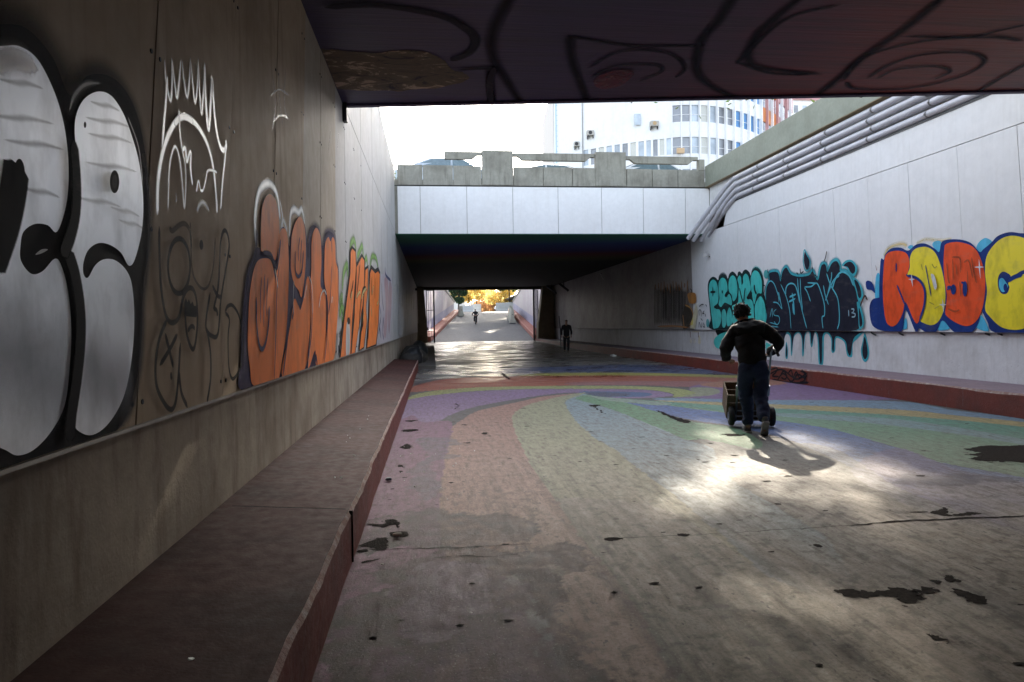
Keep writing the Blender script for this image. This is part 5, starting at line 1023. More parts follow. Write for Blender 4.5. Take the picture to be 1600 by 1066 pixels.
# ------------------------------------------------------------------ cars
M_glass = plain('car_glass', (.16, .22, .25), .06, 0, .8); M_tyre = plain('tyre', (.02, .02, .02), .8); M_chrome = plain('bright_metal', (.6, .6, .62), .25, .9)
def car(label, loc, rz_, paint):
    t = thing('parked_car', label, 'car', loc, rz_, None)
    L_, Wd = 4.4, .87
    side = [(-2.2, .35), (-2.15, .75), (-1.9, .93), (-1.3, .98), (-.75, 1.36), (-.2, 1.46), (.6, 1.44), (1.2, 1.18), (1.55, 1.0), (2.05, .92), (2.2, .65), (2.18, .32)]
    m = MB(); n = len(side); rows = [(-1, 1.0), (-.93, 0), (.93, 0), (1, 1.0)]; vs = []
    for s, k in ((-1, 1), (1, 1)):
        for x, z in side: ins = .0 if z < 1 else (z-1)*.42; vs.append((x, s*(Wd-ins), z))
    fs = [tuple(range(n)), tuple(reversed(range(n, 2*n)))]+[(i, (i+1) % n, (i+1) % n+n, i+n) for i in range(n)]; m.add(vs, fs, 0, False); m.build('body', paint, t, local=True, bevel=.05)
    def win(P, s, nm):
        m = MB(); m.add([(x, s*(Wd-(z-1)*.42+.004), z) for x, z in P], [tuple(range(len(P)))]); m.build(nm, M_glass, t, local=True, fix=False)
    for s in (-1, 1): win([(-1.15, 1.03), (-.72, 1.33), (-.25, 1.41), (-.25, 1.03)], s, 'window'); win([(-.17, 1.03), (-.17, 1.41), (.55, 1.39), (1.05, 1.18), (1.2, 1.03)], s, 'window')
    for P in (((-1.28, 1.0), (-.78, 1.35)), ((1.52, 1.02), (1.2, 1.2), (.64, 1.43))):
        m = MB(); d = .012 if P[0][0] > 0 else -.012; vs = []
        for x, z in P: w_ = Wd-(z-1)*.42-.09; vs += [(x+d, -w_, z+.014), (x+d, w_, z+.014)]
        m.add(vs, [(2*i, 2*i+1, 2*i+3, 2*i+2) for i in range(len(P)-1)]); m.build('windscreen', M_glass, t, local=True, fix=False)
    for x in (-1.38, 1.35):
        for s in (-1, 1):
            m = MB(); m.tube([(x, s*(Wd-.2), .31), (x, s*(Wd+.015), .31)], .31, 18); w_ = m.build('wheel', M_tyre, t, local=True)
            m = MB(); m.tube([(x, s*(Wd-.0), .31), (x, s*(Wd+.022), .31)], .19, 14); m.build('rim', M_chrome, w_, local=True)
    for s in (-1, 1): m = MB(); m.box((-2.215, s*.62-.16, .62), (-2.12, s*.62+.16, .76)); m.build('headlight', M_white, t, local=True); m = MB(); m.box((2.13, s*.64-.14, .66), (2.215, s*.64+.14, .82)); m.build('tail_light', plain('red_lens', (.4, .02, .02), .3), t, local=True)
P_sil = plain('silver_paint', (.50, .56, .62), .28, .3); P_wht = plain('white_paint', (.75, .77, .80), .3)
car('pale silver car parked on the second bridge, only its roof above the parapet', (.62, 28.3, 5.12), math.pi, P_sil)
car('white car parked on the second bridge seen through the middle gap of the parapet', (4.9, 29.2, 5.12), 0, P_wht)
car('white car parked on the second bridge seen through the right gap of the parapet', (9.0, 28.6, 5.12), math.pi, P_wht)
car('white car standing beyond the barrier at the top right of the ramp', (12.6, 117, zc_+.25), .25, P_wht)

# ------------------------------------------------------------------ trees and buildings beyond
def crown(c, R_, k, seed):
    r = random.Random(seed); return [((c[0]+r.uniform(-1, 1)*R_*.65, c[1]+r.uniform(-1, 1)*R_*.5, c[2]+r.uniform(-.8, .9)*R_*.75), R_*r.uniform(.32, .55), r.uniform(.5, 1)) for _ in range(k)]
for i, (px, Y, zt, R_, mt, lab) in enumerate([
    (733, 128, 7.2, 3.4, M_leaf_y, 'yellow autumn tree left of the road end, behind the shaded barrier'), (757, 160, 6.2, 3.6, M_leaf_o, 'orange autumn tree at the centre of the far view'),
    (783, 133, 7.6, 4.3, M_leaf_y, 'broad yellow autumn tree right of centre beyond the ramp'), (716, 118, 5.6, 2.3, M_leaf_d, 'dark green bushy tree at the end of the left ramp wall'),
    (797, 122, 8.2, 2.5, M_leaf_g, 'green leafed tree above the right ramp wall'), (772, 175, 6.5, 3.8, M_leaf_o, 'rusty orange tree farthest back between the yellow ones'), (744, 150, 7.5, 3.0, M_leaf_y, 'slim golden tree behind the cyclist')]):
    x = (px-676)/1100*Y; base = (x, Y, 2.3)
    tree('autumn_tree' if mt in (M_leaf_y, M_leaf_o) else 'green_tree', lab, base, crown((x, Y, zt), R_, 9, i+40), 5200, .20, mt, 50+i, .16, 'trees beyond the ramp')
tree('shrub', 'brownish green shrub at the left end of the bridge parapet', (-1.9, 26.8, 5.09), [((-1.75, 26.6, 5.9), .5, 1), ((-2.1, 27, 6.3), .5, 1), ((-1.6, 26.9, 5.6), .4, 1)], 900, .05, M_leaf_g, 71, .04)
tree('shrub', 'small green bush peeping over the top of the graffiti wall', (-1.75, 17.2, 5.09), [((-1.7, 17.0, 6.1), .35, 1), ((-1.6, 17.6, 5.9), .35, 1)], 700, .05, M_leaf_g, 72, .03)

M_bw = rough_mat('white_facade', (.88, .88, .87), .7, (.62, .60, .56), .3, .25, .05, 8, (1, 1, .1)); M_bl = rough_mat('blade_white', (.82, .82, .82), .5, (.7, .68, .66), .2, .5, 0)
M_pane = plain('window_glass', (.42, .48, .54), .12, 0, .8, .35, .4); M_paned = plain('dark_window_glass', (.22, .23, .25), .1, 0, .8, .3, .4); M_blind = plain('window_blind', (.60, .60, .55), .7); M_bluep = plain('blue_window_panel', (.12, .30, .58), .3, 0, .6, .2, .5)
M_org = plain('orange_facade_panel', (.62, .22, .07), .5, 0, .5, .25, .5); M_pink = plain('dusty_pink_facade_panel', (.48, .26, .26), .5, 0, .5, .2, .5)
def fpt(px, Y): return Vector(((px-676.2)/1100*Y*1.0+0.0, Y, 0))
tb = thing('office_block', 'tall white curved office block with window strips and an orange end', 'building', (32, 98, 5.09), 0)
curve = [(868, 103), (911, 100.3), (960, 97), (1010, 94.4), (1052, 92.6), (1066, 92.2), (1080, 92), (1094, 92), (1108, 92.2), (1121, 92.5), (1134, 93), (1147, 93.7), (1159, 94.6), (1170, 95.6), (1180, 96.8), (1189, 98), (1198, 99.4), (1206, 100.8), (1214, 102.3), (1221, 103.8), (1228, 105.4), (1234, 107), (1240, 108.6)]
C_ = [at(px, 400, 1, Y) for px, Y in curve]; C_ = [Vector((c.x, c.y, 0)) for c in C_]; ZT = 36.0
def seg(a, b, z0, z1, d, nm, mt, u0=0, u1=1, out=0.0, par=None):
    t_ = (b-a); n_ = Vector((t_.y, -t_.x, 0)).normalized()
    p0 = a+t_*u0+n_*out; p1 = a+t_*u1+n_*out; m = MB(); q0 = p0-n_*d; q1 = p1-n_*d
    m.add([(p0.x, p0.y, z0), (p1.x, p1.y, z0), (q1.x, q1.y, z0), (q0.x, q0.y, z0), (p0.x, p0.y, z1), (p1.x, p1.y, z1), (q1.x, q1.y, z1), (q0.x, q0.y, z1)], [(0, 3, 2, 1), (4, 5, 6, 7), (0, 1, 5, 4), (1, 2, 6, 5), (2, 3, 7, 6), (3, 0, 4, 7)])
    return m.build(nm, mt, par or tb)
m = MB(); core = [(c.x, c.y+.35) for c in C_]+[(62, 125), (20, 125)]; m.prism(core, 2, 5.09, ZT); m.build('core', plain('facade_core', (.35, .35, .35), .8), tb)
floors = [(8.2, 10.3), (12.3, 14.4), (16.4, 18.5), (20.5, 22.7), (24.7, 26.9+.0), (28.9, 31.1), (33, 35)]
zr_ = [f for f in floors]
zl0 = at(1092, 240, 1, 92).z; zl1 = at(1092, 214, 1, 92).z; zu0 = at(1092, 190, 1, 92).z; zu1 = at(1092, 164, 1, 92).z
rows_ = [(zl0-(zu0-zl0)*k, zl1-(zu0-zl0)*k) for k in (3, 2, 1)]+[(zl0, zl1), (zu0, zu1), (2*zu0-zl0, 2*zu1-zl1)]
for i in range(len(C_)-1):
    a, b = C_[i], C_[i+1]; px = curve[i][0]
    if px < 1052:                                             # plain end wall with a few low windows
        nwin = 0 if px < 905 else 4
        seg(a, b, 5.09, rows_[3][0], .3, 'wall', M_bw); seg(a, b, rows_[3][1], ZT, .3, 'wall', M_bw)
        us = [(k+.5)/nwin for k in range(nwin)]; last = 0
        for u in us:
            w_ = .17/ (nwin/4.); seg(a, b, rows_[3][0], rows_[3][1], .3, 'wall', M_bw, last, u-w_/2)
            seg(a, b, rows_[3][0]+.02, rows_[3][1]-.02, .05, 'window', [M_pane, M_blind, M_paned][int(u*7) % 3], u-w_/2, u+w_/2, -.12); last = u+w_/2
        seg(a, b, rows_[3][0], rows_[3][1], .3, 'wall', M_bw, last, 1)
        continue
    endc = px >= 1189
    wm = M_bw if not endc else (M_org if px < 1214 else M_pink)
    z_ = 5.09
    for r0, r1 in rows_:
        seg(a, b, z_, r0, .3, 'spandrel', wm); z_ = r1
        k = (i*7+int(r0)) % 5; g_ = M_paned if k in (0, 2) else (M_blind if k == 1 else M_pane)
        if 1147 <= px < 1189: g_ = M_bluep
        if endc: g_ = M_pane if k else M_pink
        w_ = seg(a, b, r0+.02, r1-.02, .05, 'window', g_, .02, .98, -.16)
        if k != 3: seg(a, b, r0+(r1-r0)*.42, r0+(r1-r0)*.42+.07, .06, 'transom', M_bl, .02, .98, -.11, w_)
    seg(a, b, z_, ZT, .3, 'spandrel', wm)
    seg(a, b, 5.09, ZT+.3, .45, 'blade', M_bl if not endc or i % 2 else M_pink, -.06 if not endc else -.03, .06 if not endc else .04, .38)
for px, py in ((996, 187),): q = at(px, py, 1, 94.7); m = MB(); m.box((q.x-.4, q.y-.15, q.z-.75), (q.x+.4, q.y+.2, q.z+.75)); m.build('window', M_pane, tb)
q = at(869, 300, 1, 103); m = MB(); m.box((q.x-.05, q.y-.4, 5.1), (q.x+.1, q.y-.3, ZT)); 
for k in range(40): m.box((q.x+.1, q.y-.38, 6+k*.75), (q.x+.7, q.y-.33, 6.06+k*.75))
m.build('service_ladder', plain('pale_blue_metal', (.45, .60, .72), .5), tb)
q = at(911, 300, 1, 100.1); m = MB(); m.box((q.x-.03, q.y-.1, 5.1), (q.x+.03, q.y+.1, ZT)); m.build('downpipe', plain('grey_pipe', (.3, .3, .3), .6), tb)
M_ac = plain('aircon_case', (.42, .40, .36), .6)
def aircon(label, px, py, Y, w_=1.0, fan=False):
    q = at(px, py, 1, Y); t = thing('air_conditioner', label, 'air conditioner', tuple(q), 0, 'air conditioners on the white office block')
    m = MB(); m.box((q.x-w_/2, q.y-.45, q.z-.35), (q.x+w_/2, q.y+.35, q.z+.35)); m.build('case', M_ac, t, bevel=.03)
    m = MB(); m.tube([(q.x-.05, q.y-.455, q.z), (q.x-.05, q.y-.48, q.z)], .26, 14); m.build('fan_grille', M_dark if not fan else plain('tan_grille', (.45, .3, .15), .5), t)
    m = MB(); m.box((q.x-w_*.4, q.y-.4, q.z-.75), (q.x-w_*.4+.06, q.y+.5, q.z-.36)); m.box((q.x+w_*.35, q.y-.4, q.z-.75), (q.x+w_*.35+.06, q.y+.5, q.z-.36)); m.build('bracket', M_dark, t)
aircon('boxy air conditioner higher on the blank white wall', 922, 208.5, 99.2, .95); aircon('lower left air conditioner on the blank white wall', 900.5, 226, 100.8, .7); aircon('air conditioner with a round tan fan near the small window', 1022, 194, 93.6, 1.05, True)
q = at(1063, 236, 1, 91.8); m = MB(); m.box((q.x-.5, q.y-.3, q.z-.35), (q.x+.5, q.y+.1, q.z+.35)); tag(m.build('air_conditioner', plain('tan_case', (.55, .38, .22), .6), bevel=.03), 'tan ribbed box under the lower window row of the office block', 'air conditioner')
t2 = thing('apartment_building', 'pale building with small windows and a pink roof edge behind the curved block', 'building', (85, 140, 5.09))
x0 = at(1232, 200, 1, 140).x; m = MB(); m.box((x0, 140, 5.09), (x0+34, 160, at(1260, 157, 1, 140).z)); m.build('wall', M_bw, t2)
zt_ = at(1260, 157, 1, 140).z; m = MB(); m.box((x0-.4, 139.6, zt_), (x0+34, 160, zt_+.9)); m.build('roof_edge', M_pink, t2)
for r in range(6):
    for c in range(7): m = MB(); xx = x0+1.2+c*1.9; zz = zt_-2.6-r*3.1; m.box((xx, 139.93, zz), (xx+.9, 140.05, zz+1.5)); m.build('window', M_pane if (r+c) % 3 else M_paned, t2)
t3 = thing('low_building', 'white flat roofed building beyond the left ramp wall', 'building', (2, 190, 2.3)); xa, xb = at(703, 460, 1, 150).x, at(727, 460, 1, 150).x
m = MB(); m.box((xa-3, 150, 2.3), (xb, 158, at(710, 452, 1, 150).z)); m.build('wall', M_bw, t3); m = MB(); m.box((xa-3.3, 149.6, at(710, 452, 1, 150).z), (xb+.3, 158, at(710, 450, 1, 150).z)); m.build('roof', M_conc, t3)
for c in range(3): m = MB(); m.box((xa+.4+c*1.1, 149.95, 8.0), (xa+1.0+c*1.1, 150.02, 9.2)); m.build('window', M_paned, t3)
# ------------------------------------------------------------------ people
def skin(name, nodes, edges, mt, parent=None, sub=2, root=0, label=None):
    """one continuous surface grown round a skeleton: nodes {key: (position, radius or (rx, ry))}"""
    keys = list(nodes); me = bpy.data.meshes.new(name); me.from_pydata([tuple(nodes[k][0]) for k in keys], [(keys.index(a), keys.index(b)) for a, b in edges], [])
    o = bpy.data.objects.new(name+'_tmp', me); scene.collection.objects.link(o)
    md = o.modifiers.new('skin', 'SKIN'); md.use_smooth_shade = True
    for i, k in enumerate(keys):
        r = nodes[k][1]; me.skin_vertices[0].data[i].radius = r if isinstance(r, tuple) else (r, r); me.skin_vertices[0].data[i].use_root = (i == root)
    s = o.modifiers.new('sub', 'SUBSURF'); s.levels = sub; s.render_levels = sub
    dg = bpy.context.evaluated_depsgraph_get(); me2 = bpy.data.meshes.new_from_object(o.evaluated_get(dg)); bpy.data.objects.remove(o)
    me2.materials.clear(); me2.materials.append(mt)
    if sub > 2:                                               # folds in the cloth
        for v in me2.vertices:
            c_ = v.co; f_ = fbm(np.array([c_.x*1.0+c_.y*.8+40]), np.array([c_.z*1.6+c_.x*.7+40]), 7, 13, 4)[0]-.5; g2 = abs(fbm(np.array([c_.y+c_.x*.5+30]), np.array([c_.z*2.2-c_.x*1.1+30]), 5, 29, 3)[0]-.5)
            c_ += v.normal*(f_*.045+.012-g2*.06)
    for p_ in me2.polygons: p_.use_smooth = True; p_.material_index = 0
    r = bpy.data.objects.new(name, me2); scene.collection.objects.link(r); r.parent = parent
    if label: r['label'] = label
    return r
M_skin = plain('skin', (.32, .18, .12), .55); M_hair = rough_mat('dark_hair', (.025, .02, .018), .7, (.01, .01, .01), .3, 30, .8, 160); M_jack = rough_mat('black_fleece', (.006, .006, .007), .95, (.01, .01, .01), .3, 6, .3, 90)
M_jean = rough_mat('dark_denim', (.012, .024, .075), .8, (.006, .009, .02), .5, 5, .3, 120); M_shoe = plain('grey_trainer', (.10, .095, .10), .6); M_sole = plain('pale_sole', (.30, .28, .27), .6); M_cloth_d = rough_mat('dark_cloth', (.015, .015, .018), .9, (.01, .01, .01), .3, 6, .2, 60)
def hand(parent, w, d, side_, up, mt, closed=True, s=1.0):
    """palm with four bent fingers and a thumb; w wrist, d direction of the fingers, side_ towards the thumb, up out of the back of the hand"""
    w = Vector(w); d = Vector(d).normalized(); sd_ = Vector(side_).normalized(); up = Vector(up).normalized(); n = {}; e = []
    n['w'] = (w, .024*s); n['p'] = (w+d*.045*s, (.034*s, .018*s)); n['q'] = (w+d*.08*s, (.036*s, .016*s)); e = [('w', 'p'), ('p', 'q')]
    c = 1 if closed else .35
    for i, (off, l) in enumerate(((.027, .9), (.009, 1.0), (-.009, .95), (-.027, .75))):
        b0 = w+d*.088*s+sd_*off*s; a1 = b0+(d*.030-up*.012*c)*l*s; a2 = a1+(d*.012-up*.026*c+d*.014*(1-c))*l*s; a3 = a2+(-d*.014*c-up*.014*c+d*.02*(1-c))*l*s
        for k, (p_, r_) in enumerate(((b0, .010), (a1, .0092), (a2, .0085), (a3, .0072))): n[f'{i}{k}'] = (p_, r_*s)
        e += [('q', f'{i}0'), (f'{i}0', f'{i}1'), (f'{i}1', f'{i}2'), (f'{i}2', f'{i}3')]
    t0 = w+d*.03*s+sd_*.032*s; t1 = t0+(d*.028+sd_*.018-up*.01)*s; t2 = t1+(d*.026-up*.016)*s
    n['t0'] = (t0, .013*s); n['t1'] = (t1, .011*s); n['t2'] = (t2, .009*s); e += [('p', 't0'), ('t0', 't1'), ('t1', 't2')]
    return n, e
def merge(nodes, edges, add, join, pre):
    n, e = add
    for k, v in n.items(): nodes[pre+k] = v
    edges += [(pre+a, pre+b) for a, b in e]+[join]
V = Vector
# ---- the man pushing the hand truck; x right, y ahead, feet at z = 0
man = thing('person', 'man in black fleece and dark jeans, back to us, pushing a hand truck', 'person', (4.14, 8.70, ZF+.008), math.radians(-15)); man.rotation_euler.x = math.radians(-6)
LA, RA = V((-.275, .26, 1.0)), V((.255, .30, 1.03))
body = {'pel': (V((0, .02, .93)), (.115, .095)), 'wai': (V((-.01, .07, 1.08)), (.11, .09)), 'che': (V((-.03, .14, 1.27)), (.14, .10)), 'shb': (V((-.04, .19, 1.39)), (.11, .08)), 'nek': (V((-.065, .235, 1.475)), (.052, .055)), 'hd1': (V((-.085, .275, 1.545)), (.066, .074)), 'hd2': (V((-.09, .29, 1.60)), (.074, .088)), 'hd3': (V((-.09, .295, 1.655)), (.060, .072)),
        'fac': (V((-.088, .36, 1.57)), (.038, .038)), 'nos': (V((-.088, .405, 1.585)), (.010, .012)), 'erl': (V((-.165, .285, 1.585)), (.010, .022)), 'err': (V((-.012, .285, 1.585)), (.010, .022)),
        'lsh': (V((-.20, .19, 1.37)), .062), 'lel': (V((-.315, .13, 1.10)), .045), 'lfm': (V((-.315, .27, 1.01)), .038), 'lwr': (V((-.255, .38, .985)), .027),
        'rsh': (V((.125, .20, 1.39)), .062), 'rel': (V((.36, .13, 1.185)), .045), 'rfm': (V((.315, .24, 1.11)), .038), 'rwr': (V((.245, .36, 1.04)), .027),
        'lhp': (V((-.085, .03, .88)), .088), 'lkn': (V((-.075, .17, .50)), .060), 'lan': (V((-.06, .14, .10)), .038), 'lto': (V((-.075, .30, .035)), .030),
        'rhp': (V((.085, .02, .88)), .088), 'rkn': (V((.08, .02, .49)), .060), 'ran': (V((.075, -.24, .17)), .038), 'rto': (V((.085, -.14, .035)), .030)}
edges = [('pel', 'wai'), ('wai', 'che'), ('che', 'shb'), ('shb', 'nek'), ('nek', 'hd1'), ('hd1', 'hd2'), ('hd2', 'hd3'), ('hd2', 'fac'), ('fac', 'nos'), ('hd2', 'erl'), ('hd2', 'err'), ('shb', 'lsh'), ('lsh', 'lel'), ('lel', 'lfm'), ('lfm', 'lwr'), ('shb', 'rsh'), ('rsh', 'rel'), ('rel', 'rfm'), ('rfm', 'rwr'),
         ('pel', 'lhp'), ('lhp', 'lkn'), ('lkn', 'lan'), ('lan', 'lto'), ('pel', 'rhp'), ('rhp', 'rkn'), ('rkn', 'ran'), ('ran', 'rto')]
merge(body, edges, hand(None, (-.245, .395, .98), (.35, .9, -.1), (1, -.2, .2), (0, .1, 1), M_skin), ('lwr', 'Lw'), 'L'); merge(body, edges, hand(None, (.235, .375, 1.035), (-.25, .9, -.1), (-1, -.2, .2), (0, .1, 1), M_skin), ('rwr', 'Rw'), 'R')
skin('body', body, edges, M_skin, man)
J = {'hem': (V((.0, .01, .80)), (.150, .122)), 'wai': (V((-.01, .06, 1.02)), (.158, .13)), 'mid': (V((-.02, .10, 1.15)), (.168, .135)), 'che': (V((-.03, .14, 1.28)), (.18, .14)), 'shb': (V((-.04, .185, 1.385)), (.135, .10)), 'col': (V((-.06, .225, 1.46)), (.082, .078)), 'clt': (V((-.070, .24, 1.515)), (.070, .068)),
     'lsh': (V((-.205, .185, 1.355)), .085), 'lup': (V((-.29, .165, 1.23)), .070), 'lel': (V((-.32, .13, 1.10)), .064), 'lfm': (V((-.32, .26, 1.02)), .054), 'lcf': (V((-.268, .355, .99)), .040),
     'rsh': (V((.135, .195, 1.375)), .086), 'rup': (V((.265, .16, 1.285)), .072), 'rel': (V((.365, .13, 1.185)), .066), 'rfm': (V((.325, .23, 1.12)), .055), 'rcf': (V((.258, .335, 1.055)), .040)}
J = {k: (p_, (tuple(q*1.22 for q in r_) if isinstance(r_, tuple) else r_*1.28)) for k, (p_, r_) in J.items()}
skin('fleece_jacket', J, [('hem', 'wai'), ('wai', 'mid'), ('mid', 'che'), ('che', 'shb'), ('shb', 'col'), ('col', 'clt'), ('shb', 'lsh'), ('lsh', 'lup'), ('lup', 'lel'), ('lel', 'lfm'), ('lfm', 'lcf'), ('shb', 'rsh'), ('rsh', 'rup'), ('rup', 'rel'), ('rel', 'rfm'), ('rfm', 'rcf')], M_jack, man, 3)
T = {'wst': (V((0, .03, 1.02)), (.132, .108)), 'sea': (V((0, .02, .86)), (.150, .125)), 'lhp': (V((-.088, .04, .80)), .102), 'lth': (V((-.085, .12, .64)), .092), 'lkn': (V((-.078, .17, .48)), .078), 'lcf': (V((-.068, .155, .28)), .070), 'lhm': (V((-.06, .135, .10)), .066),
     'rhp': (V((.088, .02, .80)), .102), 'rth': (V((.086, .035, .64)), .092), 'rkn': (V((.08, .02, .48)), .078), 'rcf': (V((.078, -.11, .32)), .070), 'rhm': (V((.076, -.22, .175)), .062)}
T = {k: (p_, (tuple(q*1.18 for q in r_) if isinstance(r_, tuple) else r_*1.15)) for k, (p_, r_) in T.items()}
skin('jeans', T, [('wst', 'sea'), ('sea', 'lhp'), ('lhp', 'lth'), ('lth', 'lkn'), ('lkn', 'lcf'), ('lcf', 'lhm'), ('sea', 'rhp'), ('rhp', 'rth'), ('rth', 'rkn'), ('rkn', 'rcf'), ('rcf', 'rhm')], M_jean, man, 3)
Hh = {'a': (V((-.082, .232, 1.535)), (.085, .072)), 'b': (V((-.09, .255, 1.60)), (.112, .108)), 'c': (V((-.09, .28, 1.665)), (.110, .112)), 'd': (V((-.088, .305, 1.71)), (.082, .085))}
hr = skin('hair', Hh, [('a', 'b'), ('b', 'c'), ('c', 'd')], M_hair, man)
for v in hr.data.vertices:
    k = fbm(np.array([v.co.x*1.0+v.co.z]), np.array([v.co.y+v.co.z*.7]), 38, 5, 2)[0]-.5; v.co += v.normal*k*.05
bm = bmesh.new(); bm.from_mesh(hr.data); rh = random.Random(3); sp = [(v.co.copy(), v.normal.copy()) for v in bm.verts]
for k in range(150):
    c_, n_ = rh.choice(sp); bmesh.ops.create_icosphere(bm, subdivisions=1, radius=rh.uniform(.010, .020), matrix=Matrix.Translation(c_+n_*.004))
bm.to_mesh(hr.data); bm.free()
def shoe(nm, a, b, lift, par, rz_=0):
    a, b = V(a), V(b); d = (b-a).normalized(); n = {'h': (a, (.042, .045)), 'm': (a.lerp(b, .45), (.046, .042)), 't': (b, (.044, .030)), 'e': (b+d*.045, (.034, .022)), 'k': (a+V((0, .01, .06)), (.040, .045))}
    s = skin(nm, n, [('k', 'h'), ('h', 'm'), ('m', 't'), ('t', 'e')], M_shoe, par)
    up = V((0, 0, 1)); sd = d.cross(up).normalized(); nn = sd.cross(d).normalized(); m = MB(); P = []
    for f, w in ((-.055, .030), (-.03, .042), (.10, .040), (.20, .050), (.25, .040), (.275, .018)): P.append((f, w))
    vs = []
    for z in (-.052, -.030):
        vs += [a+d*f-sd*w+nn*z for f, w in P]+[a+d*f+sd*w+nn*z for f, w in reversed(P)]
    k = len(P)*2; m.add(vs, [tuple(range(k)), tuple(reversed(range(k, 2*k)))]+[(i, (i+1) % k, (i+1) % k+k, i+k) for i in range(k)])
    so = m.build('sole', M_sole, s, local=True); return s
shoe('shoe', (-.065, .12, .055), (-.075, .30, .055), 0, man); shoe('shoe', (.078, -.255, .165), (.088, -.12, .07), 0, man)

# ---- hand truck with a wooden crate
M_steel = plain('worn_steel', (.30, .31, .33), .35, .8); M_wood = rough_mat('crate_wood', (.12, .075, .04), .8, (.08, .05, .03), .6, 5, .4, 30, (6, 6, .8))
ht = thing('hand_truck', 'steel hand truck with black tyres, tilted back under the man’s hands', 'hand truck', (4.38, 9.33, ZF+.008), math.radians(-15))
ht['label'] = 'steel hand truck with black tyres, pushed by the man in black'
def tl(x, u, w):       # frame coordinates: u along the tilted back frame from the axle, w ahead of it
    c, s = math.cos(math.radians(24)), math.sin(math.radians(24)); return (x, -u*s+w*c-.0, .14+u*c+w*s)
fr = MB()
for s in (-1, 1):
    fr.tube([tl(s*.20, -.12, .06), tl(s*.20, .95, .06), tl(s*.215, 1.05, .0), tl(s*.235, 1.03, -.10)], .014, 8)
for u in (.05, .35, .65, .9): fr.tube([tl(-.2, u, .06), tl(.2, u, .06)], .011, 8)
fr.build('frame', M_steel, ht, local=True)
m = MB(); m.tube([(-.25, 0, .14), (.25, 0, .14)], .012, 8); m.build('axle', M_steel, ht, local=True)
m = MB(); c0 = [tl(-.22, -.12, .07), tl(.22, -.12, .07), tl(.22, -.12, .36), tl(-.22, -.12, .36)]; m.add(c0+[(x, y, z+.006) for x, y, z in c0], [(0, 3, 2, 1), (4, 5, 6, 7), (0, 1, 5, 4), (1, 2, 6, 5), (2, 3, 7, 6), (3, 0, 4, 7)]); m.build('toe_plate', M_steel, ht, local=True)
for s in (-1, 1):
    m = MB(); m.tube([(s*.235, 0, .14), (s*.25, 0, .14), (s*.29, 0, .14), (s*.305, 0, .14)], [.115, .135, .135, .115], 22); w_ = m.build('wheel', M_tyre, ht, local=True)
    m = MB(); m.tube([(s*.228, 0, .14), (s*.312, 0, .14)], .06, 14); m.build('rim', M_steel, w_, local=True)
    m = MB(); m.tube([tl(s*.235, 1.035, -.06), tl(s*.245, 1.02, -.16)], .019, 8); m.build('grip', M_tyre, ht, local=True)
    m = MB(); m.tube([tl(s*.20, .30, .045), tl(s*.20, .46, .045)], .026, 8); m.build('clamp', M_steel, ht, local=True)
cr_ = thing('wooden_crate', 'open brown wooden crate riding low on the hand truck', 'crate', (4.38, 9.33, ZF+.008), math.radians(-15))
def cbox(nm, x0, x1, u0, u1, w0, w1):
    m = MB(); c0 = [tl(x, u, w) for u in (u0, u1) for x, w in ((x0, w0), (x1, w0), (x1, w1), (x0, w1))]; m.add(c0, [(0, 3, 2, 1), (4, 5, 6, 7), (0, 1, 5, 4), (1, 2, 6, 5), (2, 3, 7, 6), (3, 0, 4, 7)]); m.build(nm, M_wood, cr_, local=True)
cbox('base', -.31, .20, -.105, -.085, .085, .46)
for k in range(3):
    u = -.083+k*.125; cbox('slat', -.325, -.311, u, u+.118, .085, .46); cbox('slat', .201, .215, u, u+.118, .085, .46); cbox('slat', -.325, .215, u, u+.118, .461, .475); cbox('slat', -.311, .20, u, u+.118, .085, .099)

